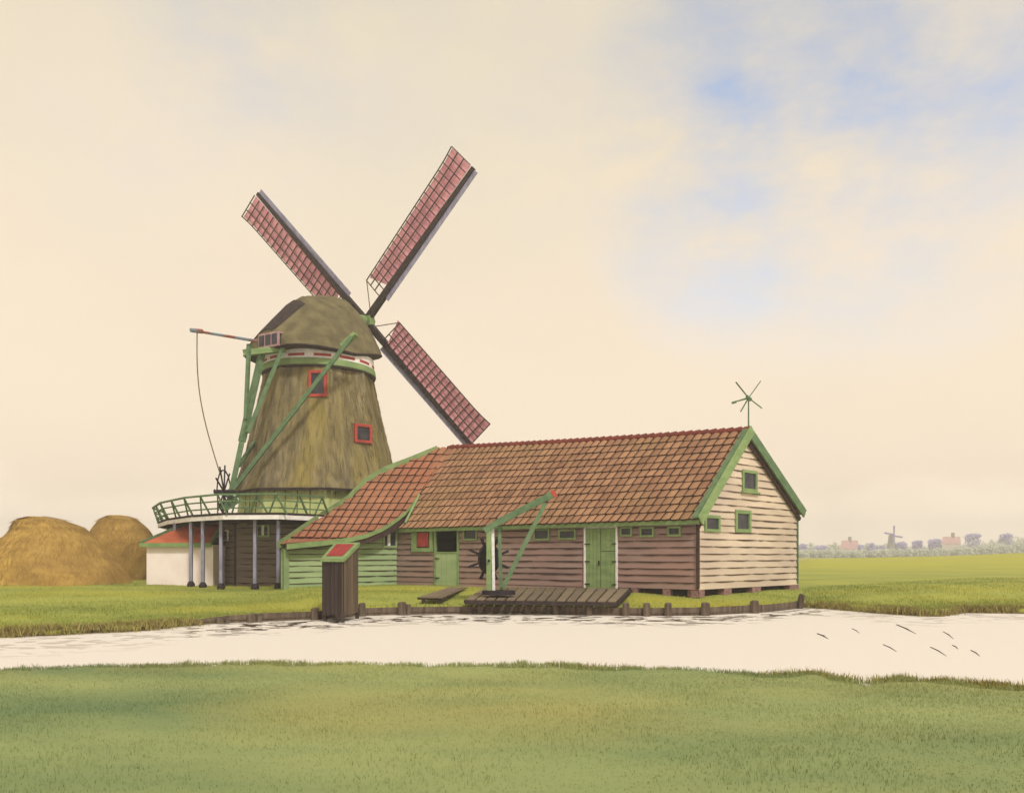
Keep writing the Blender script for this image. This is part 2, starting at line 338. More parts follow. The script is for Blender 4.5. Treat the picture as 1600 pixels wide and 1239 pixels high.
near_px = [-900, 0, 100, 250, 350, 420, 560, 700, 780, 850, 920, 1100, 1210, 1270, 1300, 1350, 1400, 1450, 1590, 2400]
near_y = [1060, 1046, 1042, 1037, 1033, 1032, 1037, 1038, 1036, 1034, 1040, 1046, 1054, 1048, 1056, 1062, 1056, 1060, 1072, 1090]
NZ = -.35
def near_d(px): return (EYE-NZ)*FPX/(interp(px, near_px, near_y)-HY)
def nbump(x, y): return .03*math.sin(x*1.3+1)*math.sin(y*.9)+.018*math.sin(x*3.1)*math.sin(y*2.7+1)
def nearbank():
    mb = MB(); rows = []; pxs = list(range(-900, 2401, 15))
    for k in range(26):
        t = k/25; r = []
        for px in pxs:
            e = near_d(px)+.06*math.sin(px*.11)+.05*math.sin(px*.043+2); d = 1.0+(e-1.0)*t**.8; p = G(px, d, NZ); p.z += nbump(p.x, p.y)-(.05 if t > .985 else 0); r.append(p)
        rows.append(r)
    rows.append([V((p.x, p.y+.12, -.62)) for p in rows[-1]]); rows.append([V((p.x, p.y+.1, -1.2)) for p in rows[-2]])
    mb.grid(rows); return mb
struct('near_bank', nearbank(), M['nearturf'])
# canal bed so that the water does not float over nothing
bed = MB(); bed.face([(-430, .5, -1.25), (430, .5, -1.25), (430, 61, -1.25), (-430, 61, -1.25)]); struct('canal_bed', bed, M['void'], False)
def blades(name, pts, hs, ws, mats, label, lean=.35):
    n = len(pts); ang = rng.uniform(0, 2*np.pi, n); la = rng.uniform(0, 2*np.pi, n); ll = rng.uniform(0, lean, n)*hs
    base = np.array(pts); dx = np.cos(ang)*ws/2; dy = np.sin(ang)*ws/2
    a = base+np.c_[dx, dy, -.02*np.ones(n)]; b = base-np.c_[dx, dy, .02*np.ones(n)]
    mid = base+np.c_[np.cos(la)*ll*.35, np.sin(la)*ll*.35, hs*.6]; m1 = mid+np.c_[dx, dy, 0*dx]*.7; m2 = mid-np.c_[dx, dy, 0*dx]*.7
    c = base+np.c_[np.cos(la)*ll, np.sin(la)*ll, hs]
    co = np.stack([a, b, m2, m1, c], 1).reshape(-1, 3); i = np.arange(n)*5
    me = bpy.data.meshes.new(name); me.vertices.add(5*n); me.vertices.foreach_set('co', co.ravel())
    lp = np.c_[i, i+1, i+2, i+3, i+3, i+2, i+4].ravel(); me.loops.add(7*n); me.loops.foreach_set('vertex_index', lp)
    me.polygons.add(2*n); me.polygons.foreach_set('loop_start', np.c_[np.arange(n)*7, np.arange(n)*7+4].ravel())
    me.polygons.foreach_set('loop_total', np.tile([4, 3], n)); at = me.attributes.new('var', 'FLOAT', 'FACE'); at.data.foreach_set('value', np.repeat(rng.random(n), 2))
    me.materials.append(mats); me.update(calc_edges=True); o = bpy.data.objects.new(name, me); C.objects.link(o)
    return tag(o, label, 'grass', kind='stuff')
def bladecol(name, base, hi, lo):
    m = ground_mat(name, base, hi, lo, None); return m
M['blade'] = ground_mat('turf_blades', srgb(168, 176, 108, GK), srgb(126, 144, 92, GK), srgb(188, 178, 102, GK), None)
M['blade_far'] = ground_mat('meadow_blades', srgb(172, 176, 82, GK), srgb(138, 148, 68, GK), srgb(198, 186, 72, GK), None)
M['ochre'] = mat('dry_grass', srgb(190, 172, 84, GK), srgb(140, 126, 60, GK), (2, 2, 2), .95, var=1)
pts = []; hs = []
for _ in range(70000):
    px = random.uniform(-120, 1720); t = random.random()**.62; e = near_d(px); d = 4.6+(e-4.6)*t
    p = G(px, d, NZ); p.z += nbump(p.x, p.y); pts.append(p[:]); hs.append(random.uniform(.014, .034)*(1+.5*math.sin(p.x*2.1)*math.sin(p.y*1.7)))
blades('grass', pts, np.array(hs), rng.uniform(.004, .009, len(pts)), M['blade'], 'soft green grass covering the near bank in the foreground', .9)
pts = []; hs = []
for _ in range(520):
    px = random.uniform(-60, 1660); e = near_d(px)+random.uniform(-.35, .04); h = random.uniform(.03, .075)*(1+.6*math.sin(px*.037)**2)
    c = G(px, e, NZ-.03)
    for _ in range(26): pts.append((c.x+random.gauss(0, .07), c.y+random.gauss(0, .06), c.z)); hs.append(h*random.uniform(.5, 1.1))
blades('grass_tufts', pts, np.array(hs), rng.uniform(.006, .013, len(pts)), M['blade'], 'ragged green tufts along the edge of the near bank', .8)
pts = []; hs = []
for _ in range(90):
    px = random.choice([random.gauss(c, 22) for c in (1225, 1300, 1335, 1395, 1460, 1505, 1550, 1580, 900, 960, 1050)]); e = near_d(px)+random.uniform(-.12, .06); h = random.uniform(.06, .14); c = G(px, e, NZ-.04)
    for _ in range(34): pts.append((c.x+random.gauss(0, .10), c.y+random.gauss(0, .05), c.z)); hs.append(h*random.uniform(.4, 1.1))
blades('dry_tufts', pts, np.array(hs), rng.uniform(.006, .014, len(pts)), M['ochre'], 'ochre dry tufts on the right part of the near bank edge', .9)
pts = []; hs = []
for _ in range(60000):
    px = random.choice((random.uniform(-30, 500), random.uniform(500, 1260), random.uniform(1255, 1640))); d = bank_d(px)+random.random()**1.7*24
    p = G(px, d, 0)
    q = LW.o; s1 = (p-Cn).dot(vv)
    if (p-Cn).dot(nw) < .05 and (p-Cn).dot(ng) < .05 and px > 430: continue
    p.z = gz(p); pts.append(p[:]); hs.append(random.uniform(.03, .085))
blades('meadow_grass', pts, np.array(hs), rng.uniform(.012, .024, len(pts)), M['blade_far'], 'yellow green meadow grass on the far bank around the barn and mill', .8)
M['edgeblade'] = mat('brown_edge_grass', srgb(166, 156, 84), srgb(126, 106, 66), (1, 1, 1), .95, var=1)
pts = []; hs = []
for _ in range(420):
    px = random.choice((random.uniform(-20, 300), random.uniform(1262, 1640), random.uniform(1262, 1640))); c = G(px, bank_d(px)+random.uniform(-.12, .15), -.6+random.uniform(0, .2))
    for _ in range(30): pts.append((c.x+random.gauss(0, .22), c.y+random.gauss(0, .06), c.z)); hs.append(random.uniform(.06, .22))
blades('edge_sedge', pts, np.array(hs), rng.uniform(.015, .03, len(pts)), M['edgeblade'], 'brownish sedge hanging over the far water edge', 1.3)
# ------------------------------------------------------------------ barn
barn = thing('barn', G(900, 34, 0), 'long brown weatherboarded barn with pantiled roof, cream gable and green wing beside the windmill', 'barn')
def window(parent, fr, rc, fw=.07, fm=None, pane=None, proud=.09, sill=False, mull=None, divide=0, label=None, name='window', t=.04):
    x0, x1, z0, z1 = rc; fm = fm or M['green']; mb = MB()
    y0, y1 = -.02, proud
    mb.fbox(fr, x0, x0+fw, y0, y1, z0, z1); mb.fbox(fr, x1-fw, x1, y0, y1, z0, z1)
    mb.fbox(fr, x0+fw, x1-fw, y0, y1-.003, z0, z0+fw); mb.fbox(fr, x0+fw, x1-fw, y0, y1-.003, z1-fw, z1)
    w = mb.build(name, fm, parent, label=label)
    g = MB(); g.fbox(fr, x0+fw, x1-fw, -.03, .03, z0+fw, z1-fw); g.build('pane', pane or M['glass'], w)
    if mull is not None:
        q = MB(); xm = x0+(x1-x0)*mull; hw = (x1-x0)*.09; q.fbox(fr, xm-hw, xm+hw, .03, y1-.01, z0+fw, z1-fw); q.build('mullion', M['white'], w)
    if sill:
        q = MB(); q.fbox(fr, x0-.09, x1+.09, .0, y1+.06, z0-.07, z0-.002); q.build('sill', fm, w)
    return w
def door_leaf(mb, fr, x0, x1, z0, z1, y0, y1, n=4, mi=0):
    w = (x1-x0)/n
    for i in range(n): mb.fbox(fr, x0+w*i+.006, x0+w*(i+1)-.006, y0, y1-random.uniform(0, .008), z0, z1, mi)
    mb.fbox(fr, x0+.004, x1-.004, y0-.01, y0+.01, z0, z1, 1)
def build_barn():
    # openings on the long wall
    wins = [LW.rect(*r) for r in ((725, 825, 747, 844), (835, 826, 860, 844), (874, 827, 901, 843), (970, 823, 989, 838), (1001, 823, 1023, 839), (1044, 822, 1065, 838))]
    half = LW.rect(680, 818, 718, 912); dbl = LW.rect(914, 822, 966, 917)
    wins = [(a, b, c, d) for a, b, c, d in wins]
    half = (half[0], half[1], 0.02, EZ-.14); dbl = (dbl[0], dbl[1], 0.02, dbl[3])
    inner = [(a+.05, b-.05, c+.05, d-.05) for a, b, c, d in wins+[half, dbl]]
    mb = MB(); xr = LW.inv(975, 900)[0]
    boards(mb, LW, lambda z: (0, BL), .16, EZ-.04, .255, inner, gapp=.35, seam=1.45)
    boards(mb, LW, lambda z: (xr, BL), -.02, .16, .18, [h for h in inner if h[2] < .15], seam=0)
    mb.build('long_wall', [M['brownwall'], M['seam']], barn)
    # gable wall: outline depends on height
    def go(z):
        if z <= EZ: return (0, GWID)
        a = 0 if z <= EZ else (z-EZ)/(AZ-EZ)*RT
        b = GWID if z <= EZR else GWID-(z-EZR)/(AZ-EZR)*(GWID-RT)
        return (a, max(b, a+.001))
    gws = [GW.rect(*r) for r in ((1158, 735, 1181, 768), (1099, 805, 1123, 831), (1147, 797, 1171, 832))]
    mb = MB(); boards(mb, GW, go, .16, AZ-.05, .27, [(a+.05, b-.05, c+.05, d-.05) for a, b, c, d in gws], seam=1.05, gapp=.9)
    mb.build('gable_wall', [M['cream'], M['seam']], barn)
    for i, r in enumerate(gws): window(barn, GW, r, fw=.11 if i != 2 else .14, sill=(i == 0), fm=M['green'])
    for i, r in enumerate(wins): window(barn, LW, r, fw=.075)
    # corner boards
    mb = MB(); mb.beam(Cn+nw*.03+ng*.03+Z*.2, Cn+nw*.03+ng*.03+Z*(EZ-.05), .10, .10, up=nw); mb.build('corner_board', M['seam'], barn)
    e = GW.p(GWID, .03, 0); mb = MB(); mb.beam(e+Z*.2, e+Z*(EZR-.05), .08, .1, up=ng); mb.build('corner_board', M['dgreen'], barn)
    # back, far and inner walls (never lit inside), floor sill
    mb = MB(); A = GW.p(GWID, 0, .2); B = A+u*(BL+1)
    mb.face([A, B, B+Z*3.1, A+Z*3.1]); q = LW.p(BL, 0, 0); q2 = q+vv*GWID
    mb.face([q, q2, q2+Z*EZR, q+vv*RT+Z*AZL, q+Z*EZ]); mb.build('back_wall', M['mudwall'], barn)
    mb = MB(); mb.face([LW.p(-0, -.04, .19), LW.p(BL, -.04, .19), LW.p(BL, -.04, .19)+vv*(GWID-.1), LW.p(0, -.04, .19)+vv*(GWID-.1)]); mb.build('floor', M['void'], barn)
    # brick piers with dark crawl space
    for px0, px1 in ((986, 997), (1036, 1047), (1080, 1090)):
        a = LW.inv(px1, 925)[0]; b = LW.inv(px0, 925)[0]; mb = MB()
        mb.fbox(LW, max(a, .0), b, -.45, .03, -.12, .155); mb.build('brick_pier', M['brick'], barn)
    for px0, px1 in ((1090, 1100), (1130, 1142), (1174, 1188), (1233, 1247)):
        a = GW.inv(px0, 925)[0]; b = GW.inv(px1, 925)[0]; mb = MB()
        mb.fbox(GW, a+(.035 if px0 == 1090 else 0), b, -.45, .033, -.12, .153); mb.build('brick_pier', M['brick'], barn)
    mb = MB(); mb.fbox(LW, .3, xr, -.32, -.25, -.2, .155); mb.fbox(GW, .35, GWID, -.32, -.25, -.2, .158); mb.build('crawl_space_shade', M['void'], barn)  # dark panels put in for the shade of the crawl space
    # half door with its upper leaf folded back against the wall
    x0, x1, z0, z1 = half; sill = .02; mid = LW.inv(698, 863)[1]
    mb = MB(); f = .10
    mb.fbox(LW, x0, x0+f, -.03, .08, sill, z1); mb.fbox(LW, x1-f, x1, -.03, .08, sill, z1); mb.fbox(LW, x0+f, x1-f, -.03, .077, z1-.05, z1); mb.fbox(LW, x0+f, x1-f, -.03, .075, mid-.03, mid+.03)
    dr = mb.build('half_door', M['green'], barn)
    mb = MB(); door_leaf(mb, LW, x0+f, x1-f, sill, mid-.03, .0, .05, 4); mb.build('lower_leaf', [M['greenwall'], M['seam']], dr)
    s = LW.rect(645, 820, 678, 862); mb = MB(); mb.fbox(LW, s[0], s[1], .05, .11, s[2], s[3]); lf = mb.build('upper_leaf', M['green'], dr)
    s2 = LW.rect(655, 832, 672, 854); mb = MB(); mb.fbox(LW, s2[0], s2[1], .112, .14, s2[2], s2[3]); mb.build('red_panel', M['red'], lf)
    mb = MB(); mb.fbox(LW, s2[0]-.05, s2[1]+.05, .108, .122, s2[2]-.05, s2[3]+.05); mb.build('panel_edge', M['dark'], lf)
    for zz in (.35, mid-.3):
        mb = MB(); mb.fbox(LW, x1-f-.22, x1-f+.04, .05, .095, zz, zz+.04); mb.build('hinge', M['iron'], dr)
    # the two leaved door in a white frame
    x0, x1, z0, z1 = dbl; mb = MB(); f = .07
    mb.fbox(LW, x0, x0+f, -.03, .09, z0, z1); mb.fbox(LW, x1-f, x1, -.03, .09, z0, z1); mb.fbox(LW, x0+f, x1-f, -.03, .087, z1-f, z1)
    dd = mb.build('double_door', M['white'], barn); xm = (x0+x1)/2
    mb = MB(); door_leaf(mb, LW, xm+.01, x1-f, z0, z1-f, .0, .055, 4); mb.build('leaf', [M['green'], M['seam']], dd)
    zm = LW.inv(950, 861)[1]
    mb = MB(); door_leaf(mb, LW, x0+f, xm-.01, zm+.012, z1-f, .0, .055, 3); mb.build('leaf', [M['green'], M['seam']], dd)
    mb = MB(); door_leaf(mb, LW, x0+f, xm-.01, z0, zm-.012, .0, .055, 3); mb.build('leaf', [M['green'], M['seam']], dd)
    mb = MB(); mb.fbox(LW, xm-.02, xm+.02, -.02, .01, z0, z1-f); mb.fbox(LW, x0+f, xm, -.02, .011, zm-.02, zm+.02); mb.build('door_gap', M['void'], dd)
    for xx0, xx1 in ((x1-f-.2, x1-f+.03), (x0+f-.03, x0+f+.17)):
        for zz in (.25, 1.15, 1.85):
            mb = MB(); mb.fbox(LW, xx0, xx1, .055, .1, zz, zz+.04); mb.build('hinge', M['iron'], dd)
    mb = MB(); mb.fbox(LW, xm+.05, xm+.08, .055, .11, 1.0, 1.2); mb.build('handle', M['iron'], dd)
build_barn()
# roofs
OV = .28                                                     # eave overhang
def tile(mb, a, b, c, d, nrm, drop=.075, arch=.06, mi=0, lip=1, av=None):
    # a,b lower left/right; d,c upper left/right on the roof surface
    av = random.random() if av is None else av; n = 5; down = ((a-d)+(b-c))*.5
    if down.length < 1e-4: return
    dn = down.normalized(); low = []; up = []; skirt = []
    wd = (b-a).length; sc = max(0, min(1, wd/.35))
    for i in range(n):
        t = i/(n-1); tt = .075+.85*t; h = math.sin(math.pi*t)
        lo = a.lerp(b, tt)+nrm*(drop+arch*h*sc)+dn*(.095*h*sc+.0)
        hi = d.lerp(c, tt)+nrm*(.012+arch*h*sc)
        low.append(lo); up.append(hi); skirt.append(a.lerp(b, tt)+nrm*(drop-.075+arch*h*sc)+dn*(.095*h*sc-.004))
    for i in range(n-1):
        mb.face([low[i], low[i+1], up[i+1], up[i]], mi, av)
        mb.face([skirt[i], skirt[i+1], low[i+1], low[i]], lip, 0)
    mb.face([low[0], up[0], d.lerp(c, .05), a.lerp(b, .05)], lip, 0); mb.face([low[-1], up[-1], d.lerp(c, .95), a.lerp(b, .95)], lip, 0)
ev = -vv*OV; drop_e = OV*(AZ-EZ)/RT
def roofp(s, t):                                             # s 0 near gable .. 1 far end ; t 0 eave .. 1 ridge
    e = Cn+ev+Z*(EZ-drop_e+.06); r = Cn+vv*RT+Z*(AZ+.06); e2 = Ln+ev+Z*(EZ-drop_e+.06); r2 = Ln+vv*RT+Z*(AZL+.06)
    off = -u*.22
    p0 = (e+off).lerp(e2, s); p1 = (r+off).lerp(r2, s)
    return p0.lerp(p1, t)+Z*(-.10*math.sin(math.pi*t)*0-.05*math.sin(math.pi*s)*t)
def build_roof():
    nc, nr = 43, 12; mb = MB()
    for i in range(nc):
        for j in range(nr):
            jt = random.uniform(-.12, .12)/nr*.4
            a = roofp((i+1)/nc, j/nr); b = roofp(i/nc, j/nr); c = roofp(i/nc, (j+1)/nr); d = roofp((i+1)/nc, (j+1)/nr)
            nrm = (b-a).cross(d-a).normalized(); nrm = nrm if nrm.z > 0 else -nrm
            tile(mb, a, b, c, d, nrm*1.0, drop=.07+random.uniform(-.014, .02))
    k = 20
    rows = [[roofp(i/k, t)-Z*.02 for i in range(k+1)] for t in (0, .5, 1)]; mb.grid(rows, 1)
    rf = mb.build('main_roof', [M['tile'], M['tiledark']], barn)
    mb = MB(); A = roofp(0, 1); mb2 = GW.p(GWID+.3, .22, EZR-.14); far = mb2+u*(BL+.4)      # rear slope
    mb.hexa([mb2, far, roofp(1, 1)-Z*.03, roofp(0, 1)-Z*.03], [mb2+Z*.08, far+Z*.08, roofp(1, 1)+Z*.03, roofp(0, 1)+Z*.03]); mb.build('rear_slope', M['tile'], rf)
    mb = MB(); n = 46
    for i in range(n):
        p = roofp(i/n-.002, 1)+Z*.05; q = roofp((i+1)/n, 1)+Z*.02; mb.tube(q, p, .11, .145, 8)
    mb.build('ridge_tiles', M['ridge'], rf)
    # eave fascia
    mb = MB(); p = roofp(0, 0)+Z*-.09-nw*.0; q = roofp(1, 0)+Z*-.09
    mb.beam(p-u*.0-nw*.03, q-nw*.03, .06, .16, up=Z); mb.build('eave_board', M['green'], barn)
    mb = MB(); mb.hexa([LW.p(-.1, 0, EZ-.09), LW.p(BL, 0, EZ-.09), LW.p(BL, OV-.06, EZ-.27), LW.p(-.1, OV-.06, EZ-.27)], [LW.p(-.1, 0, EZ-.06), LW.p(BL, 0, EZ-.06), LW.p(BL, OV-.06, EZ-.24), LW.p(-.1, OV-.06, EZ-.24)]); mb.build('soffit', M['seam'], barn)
    # bargeboards on the gable
    def board(p, q, w, nm, m, y=.24, name='bargeboard', th=.06):
        mb = MB(); d = (q-p).normalized(); side = d.cross(ng).normalized(); side = side if side.z < 0 else -side
        a0, a1 = p+ng*y, q+ng*y
        mb.hexa([a0, a1, a1+side*w, a0+side*w], [x+ng*th for x in (a0, a1, a1+side*w, a0+side*w)]); return mb.build(name, m, barn)
    ap = GW.p(RT, 0, AZ+.24); le = GW.p(-.42, 0, EZ-.14); re = GW.p(GWID+.32, 0, EZR+.06)
    board(ap, le, .36, 1, M['green'], y=.27); board(ap, re, .38, 1, M['dgreen'], y=.237)
    board(ap-Z*.40, le-Z*.30+vv*.2, .16, 1, M['seam'], y=.10, name='barge_shade_strip'); board(ap-Z*.40, re-Z*.33-vv*.2, .16, 1, M['seam'], y=.097, name='barge_shade_strip')  # dark strips put in as shade below the bargeboards
    mb = MB(); mb.hexa([ap+ng*.02, le+ng*.02, le+ng*.24, ap+ng*.24], [x-Z*.05 for x in (ap+ng*.02, le+ng*.02, le+ng*.24, ap+ng*.24)]); mb.hexa([ap+ng*.0, re+ng*.0, re+ng*.24, ap+ng*.24], [x-Z*.053 for x in (ap+ng*.0, re+ng*.0, re+ng*.24, ap+ng*.24)]); mb.build('verge_capping', M['dgreen'], barn)
    # rotating wind ornament over the gable
    b0 = ap+ng*.2; mb = MB(); top = b0+Z*1.02; mb.tube(b0-Z*.2, top, .035, .025, 8)
    vn = mb.build('wind_vane', M['dgreen'], barn)
    c = top+Z*.08
    for dx, dy in ((-.52, .60), (.45, .64), (.50, -.42), (-.33, -.55)):
        mb = MB(); mb.beam(c, c+V((dx, -.08, dy)), .05, .035); mb.beam(c+V((dx, -.08, dy))*.45, c+V((dx, -.08, dy))*1.0, .09, .015); mb.build('vane_arm', M['dgreen'], vn)
    mb = MB(); mb.tube(c-V((0, .2, .1)), c+V((0, .2, .1)), .08, .06, 8); mb.tube(c, c+V((-.6, .1, -.16)), .045, .02, 6); mb.tube(c+V((-.45, .1, -.13)), c+V((-.62, .1, -.18)), .05, .05, 6); mb.build('vane_head', M['dgreen'], vn)
build_roof()
# wing: a catslide roof sweeping forward to the left of the long wall
def main_depth(px, py):
    a, b, c = roofp(0, 0), roofp(1, 0), roofp(.75, 1); n = (b-a).cross(c-a); r = V(((px-CX)/FPX, 1, (HY-py)/FPX)); return (a-V((0, 0, EYE))).dot(n)/r.dot(n)
LY = [702, 719, 734, 754, 781, 808, 852]; LX = [684, 643, 603, 569, 544, 501, 437]; LD = [42.6, 42.1, 41.5, 40.7, 40.0, 38.2, 34.8]
RY = [697, 775, 800, 812, 825, 835, 841, 846, 852]; RX = [713, 655, 635, 620, 600, 575, 550, 510, 444]; RD = [0, 0, 39.0, 38.7, 38.1, 37.5, 37.0, 36.2, 34.85]
RD[0] = main_depth(713, 698)-.2; RD[1] = main_depth(655, 775)-.2
def wl(y): return interp(y, LY, LX)
def wr(y): return interp(y, RY, RX)
def wing(px, py):
    a, b = wl(py), wr(py); px = max(a, min(b, px)); t = (px-a)/max(b-a, 1e-3); d = interp(py, LY, LD)*(1-t)+interp(py, RY, RD)*t
    return P(px, py, d)
def build_wing():
    mb = MB(); rows = [852-i*(852-700)/14 for i in range(15)]
    for j in range(14):
        yb, yt = rows[j], rows[j+1]
        for k in range(-30, 40):
            xs = lambda kk, y: 655+kk*12.6-.60*(y-775)
            a, b, c, d = xs(k, yb), xs(k+1, yb), xs(k+1, yt), xs(k, yt)
            if (b < wl(yb)+1 and c < wl(yt)+1) or (a > wr(yb)-1 and d > wr(yt)-1): continue
            A, B, Cc, D = wing(a, yb), wing(b, yb), wing(c, yt), wing(d, yt)
            if (A-B).length < .05 and (D-Cc).length < .05: continue
            nrm = (B-A if (B-A).length > .05 else Cc-D).cross((D-A)+(Cc-B)).normalized(); nrm = nrm if nrm.y < 0 else -nrm
            tile(mb, A, B, Cc, D, nrm, drop=.07+random.uniform(-.014, .02))
    ys = [700+i*152/24 for i in range(25)]
    mb.grid([[wing(wl(y)+(wr(y)-wl(y))*i/10, y)+V((0, .04, -.01)) for i in range(11)] for y in ys], 1)
    rf = mb.build('wing_roof', [M['tiler'], M['tiledark']], barn)
    # verge board on the left edge, curved
    def ribbon(ptsf, w0, w1, name, m, off, parent, th=.08, n=18, sh=0):
        mb = MB(); pts = [ptsf(i/n) for i in range(n+1)]
        for i in range(n):
            p, q = pts[i], pts[i+1]; wa, wb = (sh(i/n), sh((i+1)/n)) if sh else (w0+(w1-w0)*i/n, w0+(w1-w0)*(i+1)/n)
            f = V((0, -1, 0)); down = lambda a, w: a+V((0, 0, -w))
            mb.hexa([p+f*off, q+f*off, down(q, wb)+f*off, down(p, wa)+f*off], [p+f*(off+th), q+f*(off+th), down(q, wb)+f*(off+th), down(p, wa)+f*(off+th)])
        return mb.build(name, m, parent)
    swell = lambda t: .09+.20*math.sin(math.pi*max(0, (t-.3)/.7))**1.2 if t < .98 else .10
    lyf = lambda t: 852-(852-702)*t
    ribbon(lambda t: wing(0, lyf(t))+Z*.16+V((-.02, 0, 0)), .34, .30, 'verge_board', M['green'], .20, barn)
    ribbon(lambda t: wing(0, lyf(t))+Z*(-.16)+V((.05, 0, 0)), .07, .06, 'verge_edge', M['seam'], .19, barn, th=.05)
    ryf = lambda t: 852-(852-775)*t**.8
    eave = lambda t: wing(2000, interp(t, [0, .15, .3, .45, .6, .8, 1], [851.5, 847, 843.5, 838, 829, 806, 773]))
    ribbon(lambda t: eave(t)+Z*.05, .24, .17, 'curved_eave_board', M['green'], .08, barn, n=24)
    ribbon(lambda t: eave(t)+Z*(-.15), .12, .30, 'eave_shade_strip', M['seam'], .0, barn, n=24, th=.06, sh=swell)  # dark swelling strip put in for the shade under the eave
    # right cheek of the swept eave
    a, b = P(655, 774, RD[1]-.1), P(633, 818, 38.75); mb = MB(); mb.beam(a, b, .10, .24, up=V((0, -1, 0))); mb.build('cheek_board', M['green'], barn)
    mb = MB(); y = .12
    mb.face([P(650, 784, RD[1]+.1), P(628, 820, 39.0), P(585, 828, 38.2), P(610, 817, 38.7), P(632, 802, 39.1)]); mb.build('cheek_shade_infill', M['void'], barn)  # dark sheet put in for the shade inside the eave opening
    # green front wall
    GL = G(440, 35.2, 0); d = (Ln-GL); fr = Frame(GL, V((d.x, d.y, 0)), V((d.y, -d.x, 0))); Lg = d.length
    xs = []; zs = []
    for t in np.linspace(0, 1, 30):
        e = eave(t); q = e-GL; xs.append(q.dot(fr.x)); zs.append(e.z-.10)
    zo = np.maximum.accumulate(zs)
    def out(z): return (max(0, interp(z, zo, xs)), Lg-.02) if z > zs[0] else (0, Lg-.02)
    wn = fr.rect(597, 827, 619, 855)
    mb = MB(); boards(mb, fr, out, -.38, EZ+.05, .265, [(wn[0]+.05, wn[1]-.05, wn[2]+.05, wn[3]-.05)], gapp=.35, seam=1.3)
    mb.build('wing_wall', [M['greenwall'], M['seam']], barn)
    window(barn, fr, wn, fw=.085, mull=.42, fm=M['greenwall'], proud=.10)
    # side wall under the verge
    mb = MB(); top = [wing(0, lyf(t))-Z*.12+V((.12, .15, 0)) for t in (0, .2, .4, .6, .8, 1)]
    for p, q in zip(top, top[1:]): mb.face([p, q, V((q.x, q.y, -.1)), V((p.x, p.y, -.1))])
    mb.build('wing_side_wall', M['greenwall'], barn)
    mb = MB(); mb.beam(GL+fr.n*.05-Z*.35, GL+fr.n*.05+Z*1.95, .09, .09); mb.build('corner_board', M['green'], barn)
    return fr
WF = build_wing()
